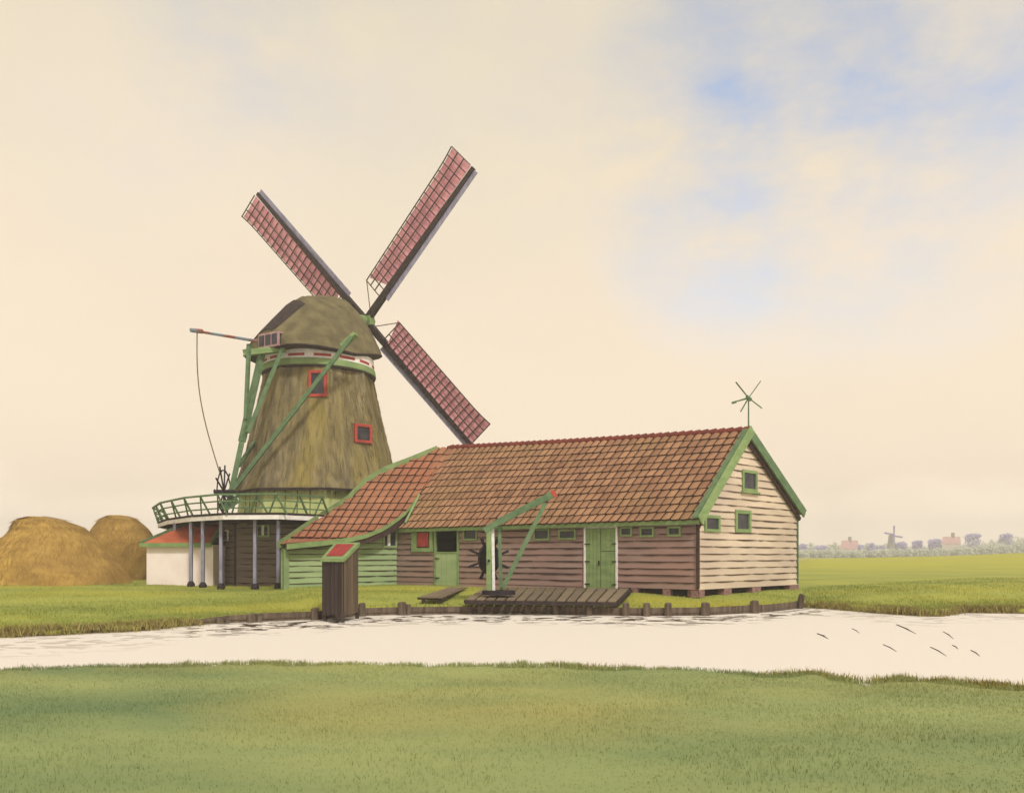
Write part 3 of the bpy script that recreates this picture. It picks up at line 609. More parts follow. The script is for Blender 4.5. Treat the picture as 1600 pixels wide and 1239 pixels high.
# ------------------------------------------------------------------ windmill
MD = 45.5; MC = G(499, MD, 0); MC.z = -.05
mill = thing('windmill', MC, 'tall thatched smock windmill with pink lattice sails and green railed gallery', 'windmill')
ax = V((.5, .866, 0)).normalized(); bx = V((ax.y, -ax.x, 0)); DECK = 3.30
def octring(r, z, a0=R(18), rnd=.0, per=6, lump=0):
    pts = []; cs = []
    for i in range(8):
        a = a0+i*math.pi/4; cs.append(V((math.sin(a)*r, -math.cos(a)*r, 0)))
    for i in range(8):
        p, q = cs[i], cs[(i+1) % 8]
        for k in range(per):
            v = p.lerp(q, k/per); t = k/per; rr = v.length; tgt = r*.965
            v = v.normalized()*(rr*(1-rnd)+tgt*rnd); pts.append(MC+V((v.x, v.y, z-MC.z))*1.0)
    return pts
def build_mill():
    z0 = -.25
    # weatherboarded lower storey
    mb = MB(); r = 6.25; A0 = R(18-90)
    cs = [MC+V((math.sin(A0+i*math.pi/4)*r, -math.cos(A0+i*math.pi/4)*r, -MC.z)) for i in range(8)]
    hole = None
    for i in range(8):
        p, q = cs[i], cs[(i+1) % 8]; d = q-p; fr = Frame(p, d, V((d.y, -d.x, 0)))
        if fr.n.dot(p-MC) < 0: fr.n = -fr.n
        boards(mb, fr, lambda z: (0, d.length), z0, DECK-.15, .30, gapp=.3, seam=1.4)
        if i == 1: F1 = fr
        if i == 0: F0 = fr
        mb.beam(p+Z*z0, p+Z*(DECK-.15), .10, .10, mi=1)
    mb.build('base_wall', [M['mudwall'], M['seam']], mill)
    window(mill, F1, F1.rect(401, 818, 422, 839), fw=.09, fm=M['greenwall'], mull=.5, proud=.10)
    w = F0.rect(347, 828, 358, 845); window(mill, F0, w, fw=.06, fm=M['white'], mull=.15, proud=.10)
    # olive boarded collar under the thatch
    mb = MB(); mb.grid([octring(4.45, DECK), octring(4.25, 5.0)], closed=True)
    for i in range(24):
        a = R(-110+i*9); 
        mb.tube(MC+V((math.sin(a)*4.18, -math.cos(a)*4.18, DECK-MC.z)), MC+V((math.sin(a)*4.1, -math.cos(a)*4.1, 4.9)), .02, mi=1)
    mb.build('boarded_collar', [M['olive'], M['seam']], mill)
    # thatched smock
    prof = [(4.72, 4.78), (4.74, 4.94), (4.42, 5.7), (4.08, 6.9), (3.80, 8.1), (3.55, 9.2), (3.32, 10.2), (3.15, 11.0), (3.06, 11.7)]
    zz = np.linspace(prof[0][1], prof[-1][1], 46); mb = MB(); rows = []
    for i, z in enumerate(zz):
        rr = interp(z, [p[1] for p in prof], [p[0] for p in prof]); ring = octring(rr, z, rnd=.0, per=12)
        out = []
        for k, p in enumerate(ring):
            d = V((p.x-MC.x, p.y-MC.y, 0)).normalized(); n = .035*math.sin(k*1.9+1.3*math.sin(z*.9))+.03*math.sin(k*.71+z*.5)+random.uniform(-.018, .018)
            out.append(p+d*n+(Z*random.uniform(-.05, .05) if i == 0 else V()))
        rows.append(out)
    mb.grid(rows, closed=True); th = mb.build('thatched_tower', M['thatch'], mill, smooth=True)
    mb = MB()                                              # loose reed ends over the thatch
    for _ in range(3000):
        a = random.uniform(-1.9, 1.9); z = random.uniform(4.9, 11.5); rr = interp(z, [p[1] for p in prof], [p[0] for p in prof]); L = random.uniform(.25, .7)
        a8 = ((a-R(18)) % (math.pi/4))-math.pi/8; rr *= math.cos(math.pi/8)/math.cos(a8); r2 = rr+.10
        p = MC+V((math.sin(a)*rr, -math.cos(a)*rr, z-MC.z)); zb = z-L; rb = interp(zb, [p_[1] for p_ in prof], [p_[0] for p_ in prof])*math.cos(math.pi/8)/math.cos(a8)+.055
        q = MC+V((math.sin(a)*rb, -math.cos(a)*rb, zb-MC.z)); t = V((math.cos(a), math.sin(a), 0))*random.uniform(.008, .018)
        mb.face([p-t, p+t, q+t*.6+V((0, 0, 0)), q-t*.6], 0, random.random())
    mb.build('loose_reed', M['reed'], th)
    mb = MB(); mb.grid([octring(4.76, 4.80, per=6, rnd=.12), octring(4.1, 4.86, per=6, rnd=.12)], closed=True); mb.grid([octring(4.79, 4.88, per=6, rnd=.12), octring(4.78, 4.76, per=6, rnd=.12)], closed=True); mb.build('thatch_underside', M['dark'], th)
    # red framed windows on the smock
    for rc in ((483, 579, 511, 620), (553, 663, 580, 692)):
        pc = ((rc[0]+rc[2])/2, (rc[1]+rc[3])/2); best = None
        e = V((0, 0, EYE)); r_ = V(((pc[0]-CX)/FPX, 1, (HY-pc[1])/FPX)); d = 38.0
        while d < 48:
            q = e+r_*d; rad = interp(q.z, [p[1] for p in prof], [p[0] for p in prof]); dx, dy = q.x-MC.x, q.y-MC.y; ang = math.atan2(dx, -dy)
            a8 = ((ang-R(18)) % (math.pi/4))-math.pi/8; lim = rad*math.cos(math.pi/8)/math.cos(a8)
            if math.hypot(dx, dy) < lim: break
            d += .02
        fa = ang-a8; n = V((math.sin(fa), -math.cos(fa), 0)); ux = V((math.cos(fa), math.sin(fa), 0)); fr = Frame(q+n*.17, ux, n); fr.o.z = 0
        a_, b_, c_, d_ = fr.rect(*rc); w = window(mill, fr, (a_, b_, c_, d_), fw=.145, fm=M['redframe'], proud=.12)
        mb = MB(); mb.fbox(fr, a_-.04, b_+.04, -.9, -.05, c_-.02, d_+.05); mb.build('dormer_cheek', M['thatch'], w)
    # ring beam and painted band
    def cyl(r0, r1, za, zb, n=48): return [[MC+V((math.sin(i*2*math.pi/n)*r, -math.cos(i*2*math.pi/n)*r, z-MC.z)) for i in range(n)] for r, z in ((r0, za), (r1, zb))]
    mb = MB(); mb.grid([*cyl(3.14, 3.17, 11.5, 11.53), *cyl(3.12, 2.9, 11.86, 11.88)], closed=True); mb.build('curb_ring', M['green'], mill)
    mb = MB(); mb.grid([*cyl(3.15, 3.12, 11.5, 11.41), *cyl(3.0, 2.9, 11.41, 11.41)], closed=True); mb.build('curb_shade_strip', M['dark'], mill)  # dark ring put in for the shade below the curb
    mb = MB(); c1 = cyl(3.06, 3.04, 11.86, 12.45); mb.grid(c1, closed=True); bd = mb.build('painted_band', M['white'], mill, smooth=True)
    for a in (-68, -44, -18, 8, 34, 58, 84):
        mb = MB(); n = 6; rr = 3.066
        rows = [[MC+V((math.sin(R(a+k*17/n))*rr, -math.cos(R(a+k*17/n))*rr, z-MC.z)) for k in range(n+1)] for z in (11.97, 12.11)]; mb.grid(rows); mb.build('red_stripe', M['redframe'], bd)
    # cap
    ss = [-3.9, -3.8, -3.4, -2.8, -2.1, -1.4, -.7, .1, .9, 1.7, 2.4, 2.9, 3.2, 3.35]
    ww = [1.5, 1.8, 2.3, 2.7, 2.95, 3.1, 3.2, 3.2, 3.1, 2.9, 2.55, 2.15, 1.8, 1.3]
    hh = [.9, 1.0, 1.45, 2.1, 2.85, 3.35, 3.6, 3.68, 3.7, 3.6, 3.15, 2.6, 2.1, 1.7]
    basez = lambda s: .21*max(0, s+.6)
    fine = np.linspace(ss[0], ss[-1], 40); CB = 12.32; rows = []; nph = 29
    for s in fine:
        w = interp(s, ss, ww); h = interp(s, ss, hh); row = []
        for k in range(nph):
            ph = math.pi*k/(nph-1); c = math.cos(ph); sn = math.sin(ph); bb = w*(abs(c)**.95)*(1 if c > 0 else -1); zz_ = h*(1-abs(c)**1.55)+basez(s)
            bulge = 1+random.uniform(-.006, .006)
            row.append(MC+ax*s+bx*bb*bulge+Z*(CB-MC.z+zz_*bulge+.10*abs(c)**3*math.cos(s*.5)*0))
        rows.append(row)
    mb = MB(); mb.grid(rows); mb.face(rows[0]); mb.face(rows[-1]); cap = mb.build('cap', M['capthatch'], mill, smooth=False)
    for p in cap.data.polygons: p.use_smooth = len(p.vertices) == 4
    lo = lambda k, dz, f=1: [MC+(r[k]-MC-Z*(CB-MC.z))*f+Z*(CB-MC.z+dz) for r in rows]
    mb = MB(); ring0 = [r[0] for r in rows]+[r[-1] for r in reversed(rows)]
    c0 = MC+Z*(CB-MC.z); mk = lambda f, dz: [c0+(p-c0)*f+Z*dz for p in ring0]
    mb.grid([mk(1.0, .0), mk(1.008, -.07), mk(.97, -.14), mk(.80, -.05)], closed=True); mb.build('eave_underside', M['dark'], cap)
    # rear hip patch: shaded side of the cap painted dark
    mb = MB(); rr = []
    for s in np.linspace(-3.93, -1.9, 12):
        w = interp(s, ss, ww)*1.01; h = interp(s, ss, hh)*1.01; rr.append([MC+ax*s+bx*(w*(abs(math.cos(ph))**.95)*(1 if math.cos(ph) > 0 else -1))+Z*(CB-MC.z+h*(1-abs(math.cos(ph))**1.55)+.02) for ph in np.linspace(math.pi*.42, math.pi*.97, 14)])
    mb.grid(rr); mb.build('rear_hip_shade', M['dark'], cap, smooth=True)
    # rear window box
    c = MC+ax*-3.95+Z*(13.05-MC.z); q = MB(); fr = Frame(V((c.x, c.y, 0)), bx, -ax)
    q.fbox(fr, -.45, 1.0, -.7, .1, 12.25, 13.0); bxo = q.build('rear_dormer', M['pink'], cap)
    fs = Frame(fr.p(1.0, .1, 0), ax, bx)
    for k in range(3):
        q = MB(); q.fbox(fr, -.38+k*.46, -.02+k*.46, .1, .13, 12.36, 12.9); q.build('pane', M['glass'], bxo)
    for k in range(2):
        q = MB(); q.fbox(fs, .10+k*.34, .38+k*.34, 0, .03, 12.36, 12.9); q.build('pane', M['glass'], bxo)
    # brake lever pole and rope
    a, b = P(401, 533, 41.6), P(298, 516, 38.6); q = MB(); q.tube(a, b, .08, .06, 8); q.tube(b, P(316, 518, 39.1), .1, .11, 8); pl = q.build('brake_lever', M['poleblue'], cap)
    pts = []; A = P(308, 518, 38.9); B = P(343, 738, 40.2)
    for i in range(19):
        t = i/18; p = A.lerp(B, t); p += V((-.40*math.sin(math.pi*t**1.0)**1.0*(1-.2*t), 0, 0)); pts.append(p)
    q = MB()
    for p1, p2 in zip(pts, pts[1:]): q.tube(p1, p2, .028, n=5)
    q.build('brake_rope', M['rope'], pl)
    # tail frame
    def BM(name, pts, w, m, parent, h=None):
        q = MB(); 
        for p1, p2 in zip(pts, pts[1:]): q.beam(p1, p2, w, h or w)
        return q.build(name, m, parent)
    tail = MC+ax*-5.7; foot = P(357, 788, 41.0)
    tp = BM('tail_pole', [P(412, 540, 42.3), P(378, 690, 41.2), foot], .30, M['dgreen'], mill, .26)
    BM('cross_beam', [P(380, 552, 41.6), P(445, 545, 42.2)], .34, M['green'], tp, .30)
    BM('brace', [P(389, 538, 41.5), P(384, 655, 41.25)], .17, M['dgreen'], tp)
    BM('brace', [P(443, 540, 41.9), P(387, 676, 41.1)], .20, M['dgreen'], tp)
    BM('brace', [P(549, 527, 41.2), P(360, 770, 40.6)], .20, M['dgreen'], tp)
    BM('brace', [P(410, 672, 44.5), P(373, 728, 41.4)], .16, M['dgreen'], tp)
    BM('side_beam', [P(556, 522, 41.4), P(535, 541, 41.6)], .44, M['green'], tp, .18)
    BM('foot_block', [P(348, 793, 40.7), P(368, 780, 41.2)], .5, M['dgreen'], tp, .4)
    # capstan wheel of the tail winch
    q = MB(); cc = P(350, 768, 40.4); wn = V((1, .04, 0)).normalized(); wx = V((-wn.y, wn.x, 0)); n = 14
    for k in range(n):
        a0, a1 = k*2*math.pi/n, (k+1)*2*math.pi/n; f = lambda a, r: cc+wx*math.cos(a)*r+Z*math.sin(a)*r
        q.beam(f(a0, 1.08), f(a1, 1.08), .05, .05)
    wh = q.build('winch_wheel', M['iron'], mill)
    for k in range(5):
        q = MB(); a0 = k*math.pi/5+.2; q.beam(cc-(wx*math.cos(a0)+Z*math.sin(a0))*(1.35 if k != 2 else 1.15), cc+(wx*math.cos(a0)+Z*math.sin(a0))*1.35, .065, .05); q.build('spoke', M['iron'], wh)
    q = MB(); q.tube(cc-wn*.5, cc+wn*.5, .1, .1, 8); q.beam(cc+V((-.5, 0, .1)), cc+V((.35, 0, -.35)), .08, .06); q.build('axle', M['iron'], wh)
def build_stage():
    op = [(506, 38.2), (437, 36.3), (350, 36.6), (300, 38.6), (263, 42.2), (248, 46.6), (262, 51)]
    out = [G(px, d, DECK) for px, d in op]; ins = []
    for p in out: d = (V((MC.x, MC.y, 0))-V((p.x, p.y, 0))).normalized(); ins.append(V((MC.x, MC.y, DECK))-d*4.3)
    mb = MB()
    for i in range(len(out)-1):
        p, q, a, b = out[i], out[i+1], ins[i], ins[i+1]; n = 8
        for k in range(n):
            P0, P1, A0, A1 = p.lerp(q, k/n+.004), p.lerp(q, (k+1)/n-.004), a.lerp(b, k/n+.004), a.lerp(b, (k+1)/n-.004)
            mb.hexa([P0-Z*.05, P1-Z*.05, A1-Z*.05, A0-Z*.05], [P0, P1, A1, A0])
    st = mb.build('gallery', M['darkplank'], mill)
    mb = MB()
    for p, q in zip(out, out[1:]):
        o = V((-.0, -.05, 0)); mb.beam(p+o-Z*.16, q+o-Z*.16, .08, .20)
    mb.build('fascia', M['white'], st)
    mb = MB()
    for p, q in zip(out, out[1:]): mb.beam(p+V((0, -.05, .01)), q+V((0, -.05, .01)), .14, .07)
    mb.build('deck_edge', M['dark'], st)
    mb = MB()
    for p, a in zip(out, ins): mb.beam(p-Z*.2, a-Z*.2, .14, .2)
    for t in (.25, .6):
        for i in range(len(out)-1): mb.beam(out[i].lerp(ins[i], t)-Z*.32, out[i+1].lerp(ins[i+1], t)-Z*.32, .12, .12)
    mb.build('joists', M['dark'], st)
    # railing: leaning outwards
    top = []
    for p in out:
        d = V((p.x-MC.x, p.y-MC.y, 0)).normalized(); top.append(p+d*.38+Z*.86)
    # drawn rails sit at three heights
    for i in range(len(out)-1):
        for t, w in ((1.0, .085), (.66, .06), (.3, .06)):
            mb = MB(); mb.beam(out[i].lerp(top[i], t), out[i+1].lerp(top[i+1], t), w, w); mb.build('rail', M['dgreen'], st)
    for i in range(len(out)-1):
        n = 2 if i != 1 else 3
        for k in range(n):
            t = (k+.1)/n; b0 = out[i].lerp(out[i+1], t); t0 = top[i].lerp(top[i+1], t); side = (out[i+1]-out[i]).normalized()
            mb = MB(); mb.beam(b0-side*.42-Z*.02, t0+Z*.02, .075, .075); mb.build('rail_post', M['dgreen'], st)
            mb = MB(); mb.beam(b0+side*.42-Z*.02, b0.lerp(t0, .92), .06, .06); mb.build('rail_strut', M['dgreen'], st)
    # posts
    for px, d, foot in ((298.5, 38.9, 1), (317, 38.2, 1), (345.5, 37.3, 1), (398.5, 37.0, 1), (435, 36.7, 1), (273.5, 41.0, 0)):
        b = G(px, d, 0); g = gz(b) if foot else 2.28
        mb = MB(); mb.beam(V((b.x, b.y, g+.05)), V((b.x, b.y, DECK-.2)), .14, .14); ps = mb.build('post', M['grey'], st)
        if foot:
            mb = MB(); mb.tube(V((b.x, b.y, g-.15)), V((b.x, b.y, g+.12)), .17, .20, 8); mb.tube(V((b.x, b.y, g+.12)), V((b.x, b.y, g+.27)), .20, .10, 8); mb.build('footing', M['iron'], ps)
def build_sails():
    tau = R(9); sx_ = V((.42, .907, 0)).normalized(); n = (sx_*math.cos(tau)+Z*math.sin(tau)).normalized(); e1 = V((sx_.y, -sx_.x, 0)); e2 = e1.cross(n).normalized(); e2 = e2 if e2.z > 0 else -e2
    hub = P(572, 502, 48.4)
    mb = MB(); mb.tube(hub-n*2.2, hub+n*.55, .34, .30, 10); mb.beam(hub-e1*.45, hub+e1*.45, .55, .5, up=n); hb = mb.build('hub', M['green'], mill)
    for q, (ang, Lb) in enumerate(((R(47.5), 10.7), (R(140), 10.15), (R(227.5), 10.7), (R(320), 11.2))):
        # angle measured clockwise from up as the viewer sees it
        r = (e2*math.cos(ang)+e1*math.sin(ang)).normalized(); s = -(e1*math.cos(ang)-e2*math.sin(ang)).normalized()    # s: counterclockwise side
        nv = -n                                                             # towards the viewer
        mb = MB(); mb.beam(hub+r*.1, hub+r*Lb, .40, .34, up=n, w2=.22); st = mb.build('sail', M['dark'], mill)
        pt = lambda x, y: hub+r*x+s*(y+(.16 if y >= 0 else -.02))+nv*(.16+(-.05-.055*(Lb-x)/Lb)*0)+n*(y*math.tan(R(20-16*(x/Lb))))*.55
        x0, x1 = 1.75, Lb; W0, W1 = 1.36, 1.5
        def wid(x): return W0+(W1-W0)*(x/Lb)+(.10 if x > Lb-1 else 0)*(x-Lb+1)
        mb = MB(); ny = 4
        for k in range(20):
            x = x0+(x1-x0)*k/19
            mb.beam(pt(x, .0), pt(x, wid(x)), .05, .05, up=n)
        for j in range(1, ny):
            y = j/(ny-1)
            for k in range(12):
                xa, xb = x0+(x1-x0)*k/12, x0+(x1-x0)*(k+1)/12; mb.beam(pt(xa, wid(xa)*y)+nv*.045, pt(xb, wid(xb)*y)+nv*.045, .055, .05, up=n)
        mb.build('lattice', M['lath'], st)
        mb = MB(); rows = []
        for k in range(19):
            xc = 2.05 if q == 1 else 2.55; x = xc+(x1-.05-xc)*k/18; row = []
            for j in range(7):
                y = .0+(wid(x)-.02)*j/6; xx = x-(.55*(j/6) if k == 0 else 0)-(0 if k else -.0)
                row.append(pt(xx, y)+n*(.07+.05*math.sin(j/6*math.pi)))
            rows.append(row)
        mb.grid(rows); mb.grid([[p+n*.02 for p in rw] for rw in rows]); mb.build('sailcloth', M['sail'], st, smooth=True)
        mb = MB(); wq = [pt(1.9, -.14), pt(Lb-.05, -.10), pt(Lb-.05, -.36), pt(1.9, -.46)]; wq = [p_+n*.15 for p_ in wq]; mb.hexa(wq, [p_+n*.04 for p_ in wq]); mb.build('wind_board', M['grey'], st)
        q_ = MB(); q_.tube(hub+r*.5+s*.9*0, pt(1.75, wid(1.75)), .03, n=5); q_.build('sail_rope', M['rope'], st)
M['reed'] = mat('reed_ends', srgb(150, 136, 86), srgb(100, 90, 60), (1, 1, 1), .95, var=1)
build_mill(); build_stage(); build_sails()
# ------------------------------------------------------------------ shed beside the mill
def build_shed():
    shed = thing('shed', G(280, 39.6, 0), 'low pale plastered shed with rust red roof under the left end of the mill gallery', 'shed')
    a, b = G(229, 40.0, 0), G(333, 39.6, 0); d = (b-a); fr = Frame(a, d, V((d.y, -d.x, 0))); L = d.length; h = 1.93
    mb = MB(); mb.fbox(fr, 0, L, -5, 0, -.2, h); mb.build('wall', M['plaster'], shed)
    mb = MB(); mb.hexa([fr.p(-.15, .22, h), fr.p(L+.02, .22, h), fr.p(L+.02, -2.6, h+1.5), fr.p(1.75, -2.6, h+1.5)], [fr.p(-.15, .22, h+.07), fr.p(L+.02, .22, h+.07), fr.p(L+.02, -2.6, h+1.57), fr.p(1.75, -2.6, h+1.57)])
    mb.hexa([fr.p(-.15, .22, h), fr.p(1.75, -2.6, h+1.5), fr.p(1.75, -2.7, h+1.5), fr.p(-.15, -5.2, h)], [fr.p(-.15, .22, h+.07), fr.p(1.75, -2.6, h+1.57), fr.p(1.75, -2.7, h+1.57), fr.p(-.15, -5.2, h+.07)])
    mb.build('roof', M['shedroof'], shed)
    mb = MB(); mb.fbox(fr, -.2, L+.03, .22, .28, h-.10, h+.10); mb.build('eave_board', M['green'], shed)
    mb = MB(); mb.beam(fr.p(-.2, .22, h+.1), fr.p(1.78, -2.6, h+1.62), .1, .14); mb.build('hip_board', M['dgreen'], shed)
    q = fr.p(L-.05, .1, h); mb = MB(); mb.beam(fr.p(L-.05, .15, h+.05), P(351, 813, 40.3), .1, .16); mb.build('verge_board', M['dgreen'], shed)
build_shed()
# ------------------------------------------------------------------ haystacks
def haystack(px, D, prof, cx_shift, depth, label, zs=0, n=64):
    hs_ = thing('haystack', G(px, D, 0), label, 'haystack', 'haystacks left of the mill'); base = gz(G(px, D, 0))-.1
    # prof: left/right silhouette (half outline points px,py) used as real widths at distance D
    ys = sorted({p[1] for p in prof['l']}|{p[1] for p in prof['r']}); y0, y1 = min(ys), max(ys); mb = MB(); rows = []
    sk = 26
    for i in range(sk+1):
        t = i/sk; y = y1+(y0-y1)*math.sin(t*math.pi/2); l = interp(y, [p[1] for p in prof['l']], [p[0] for p in prof['l']]); r = interp(y, [p[1] for p in prof['r']], [p[0] for p in prof['r']])
        z = EYE+(HY-y)/FPX*D if i else base; a = (l-CX)/FPX*D; b = (r-CX)/FPX*D; cx_, hw = (a+b)/2, (b-a)/2; row = []
        for k in range(n):
            an = k*2*math.pi/n; rr = 1+.018*math.sin(an*5+z*2)+.012*math.sin(an*11-z*3)+random.uniform(-.006, .006)
            row.append(V((cx_+math.cos(an)*hw*rr, D+math.sin(an)*max(hw, .05)*depth*rr, z+random.uniform(-.01, .01))))
        rows.append(row)
    mb.grid(rows, closed=True); mb.face(rows[-1]); mb.build('stack', M['hay'], hs_, smooth=True)
    mb = MB()
    for _ in range(9000):
        i = random.randint(0, sk-2); k = random.randint(0, n-1)
        if rows[i][k].y > D+.5: continue
        f1, f2 = random.random(), random.random(); p = rows[i][k].lerp(rows[i+1][k], f1).lerp(rows[i][(k+1) % n], f2*.9)
        dn = (rows[i][k]-rows[i+1][k]).normalized(); nn = V((math.cos(k*2*math.pi/n), math.sin(k*2*math.pi/n), .35)).normalized(); tn = dn.cross(nn)
        d = (dn+tn*random.gauss(.25, .45)).normalized(); L = random.uniform(.18, .5); w = tn*random.uniform(.006, .014)
        a = p+nn*.01; b = p+d*L+nn*random.uniform(.005, .05); mb.face([a-w, a+w, b+w*.4, b-w*.4], 0, random.random())
    mb.build('loose_straw', M['straw'], hs_)
haystack(80, 41, dict(l=[(45, 807), (27, 815), (22, 830), (8, 846), (-8, 870), (-20, 925)][::1], r=[(62, 807), (95, 812), (125, 824), (150, 845), (168, 870), (185, 893), (203, 925)]), 0, .95, 'large broad haystack at the left edge, sloping down to the right')
haystack(190, 47.5, dict(l=[(172, 805), (158, 812), (146, 828), (140, 850), (136, 880), (134, 920)], r=[(190, 805), (210, 810), (226, 824), (238, 842), (240, 860), (233, 900), (230, 920)]), 0, .95, 'smaller round haystack standing between the large haystack and the pale shed')
# ------------------------------------------------------------------ revetment, piles
def build_bankworks():
    rv = thing('revetment', G(760, 26.5, -.55), 'low weathered plank revetment along the far canal edge', 'revetment'); pxs = list(range(285, 1250, 8))+[1252]
    for row, (za, zb) in enumerate(((-.95, -.47), (-.465, -.28))):
        i = 0; 
        while i < len(pxs)-1:
            j = min(len(pxs)-1, i+random.randint(7, 13)); mb = MB(); av = random.random()
            for k in range(i, j):
                p = G(pxs[k], bank_d(pxs[k])-.05-.03*row, 0); q = G(pxs[k+1], bank_d(pxs[k+1])-.05-.03*row, 0); zt = lambda px: zb+interp(px, [285, 400, 1250], [-.12, -.02, .0])*(1 if row else .3)
                f = V((0, -.06, 0))
                mb.hexa([p+Z*za, q+Z*za, q+f+Z*za, p+f+Z*za], [p+Z*zt(pxs[k]), q+Z*zt(pxs[k+1]), q+f+Z*zt(pxs[k+1]), p+f+Z*zt(pxs[k])], 0, av)
            mb.build('board', M['pile'], rv); i = j
    names = {345: 'leftmost mooring pile, short and set apart in low planks', 395: 'second pile from the left, below the mill gallery posts', 492: 'pile just left of the dark privy box', 567: 'pile just right of the dark privy box', 629: 'broad double pile left of the small plank step',
             750: 'pile under the left end of the plank landing stage', 824: 'pile under the landing stage, just right of the crane', 869: 'pile under the middle of the landing stage', 920: 'pile under the right half of the landing stage, below the double door', 978: 'pile at the right end of the landing stage',
             1011: 'first pile right of the landing stage', 1044: 'pile left of the barn corner, between two others', 1101: 'thick pile below the corner of the barn', 1179: 'broad pile below the middle of the cream gable', 1246: 'last pile at the right end of the revetment, leaning'}
    proto = None
    for px, lab in names.items():
        r = .15 if px in (629, 1101, 1179, 395) else .12; d = bank_d(px)-.22; p = G(px, d, -.55)
        top = {345: .16, 395: .22, 492: .34, 567: .40, 1246: .50}.get(px, .40)-(.10 if 740 < px < 970 else 0)
        ro = tag(None or bpy.data.objects.new('mooring_pile', None), lab, 'pile', 'piles along the timber revetment'); C.objects.link(ro); ro.location = p
        mb = MB(); b = p; lean = V((random.uniform(-.03, .03), -.02, 0)) if px != 1246 else V((.16, 0, 0))
        q = b+lean+Z*top; mb.tube(b-Z*.5, q, r*1.05, r*.95, 9); mb.tube(q, q+Z*.035+lean*.1, r*.95, r*.6, 9)
        if px in (629, 345, 395): b2 = b+V((.17, .03, 0)); mb.tube(b2-Z*.5, b2+Z*(top-.05), r*.7, r*.62, 8)
        mb.build('shaft', M['pile'], ro)
build_bankworks()
# ------------------------------------------------------------------ landing stage, step, crane, privy
def build_landing():
    ls = thing('landing_stage', G(850, 28, -.1), 'wide dark plank landing stage in front of the barn', 'landing stage')
    BLc, BR, FR_, FLc = P(756, 917, 35.3), P(985, 918.5, 31.3), P(964, 939, 26.0), P(727, 935.5, 26.3); n = 15
    for k in range(n):
        a, b = k/n+.007, (k+1)/n-.007; mb = MB(); e = random.uniform(0, .012)
        A, B, C_, D_ = FLc.lerp(FR_, a), FLc.lerp(FR_, b), BLc.lerp(BR, b), BLc.lerp(BR, a)
        mb.hexa([x-Z*.05 for x in (A, B, C_, D_)], [x+Z*e for x in (A, B, C_, D_)]); mb.build('plank', M['plank'], ls)
    mb = MB(); o = V((0, .03, -.10)); mb.beam(FLc+o, FR_+o, .12, .13); mb.build('front_beam', M['dark'], ls)
    mb = MB(); mb.beam(FR_+V((.02, .05, -.08)), BR+V((.02, -.05, -.1)), .1, .13); mb.beam(FLc+V((0, .05, -.1)), BLc+V((0, -.1, -.12)), .1, .1); mb.beam(FLc.lerp(BLc, .5)-Z*.1, FR_.lerp(BR, .5)-Z*.1, .1, .1); mb.build('side_beam', M['dark'], ls)
    st = thing('plank_step', G(690, 31, -.2), 'small low plank step with two legs leading to the half door', 'step')
    a, b, c, d = P(655, 932, 27.4), P(692, 933, 27.2), P(731, 917, 33.2), P(702, 917, 33.6); n = 4
    for k in range(n):
        mb = MB(); x0, x1 = k/n+.012, (k+1)/n-.012; q = [a.lerp(b, x0), a.lerp(b, x1), d.lerp(c, x1), d.lerp(c, x0)]
        mb.hexa([x-Z*.04 for x in q], [x+Z*random.uniform(0, .008) for x in q]); mb.build('plank', M['plank'], st)
    mb = MB(); mb.beam(a+V((-.06, .08, -.06)), b+V((.08, .08, -.06)), .09, .07); mb.build('cross_bar', M['dark'], st)
    for p in (a.lerp(b, .16), a.lerp(b, .82)):
        g = gz(p); mb = MB(); mb.beam(V((p.x, p.y+.1, g-.1)), V((p.x, p.y+.1, p.z-.09)), .11, .11); mb.build('leg', M['dark'], st)
build_landing()
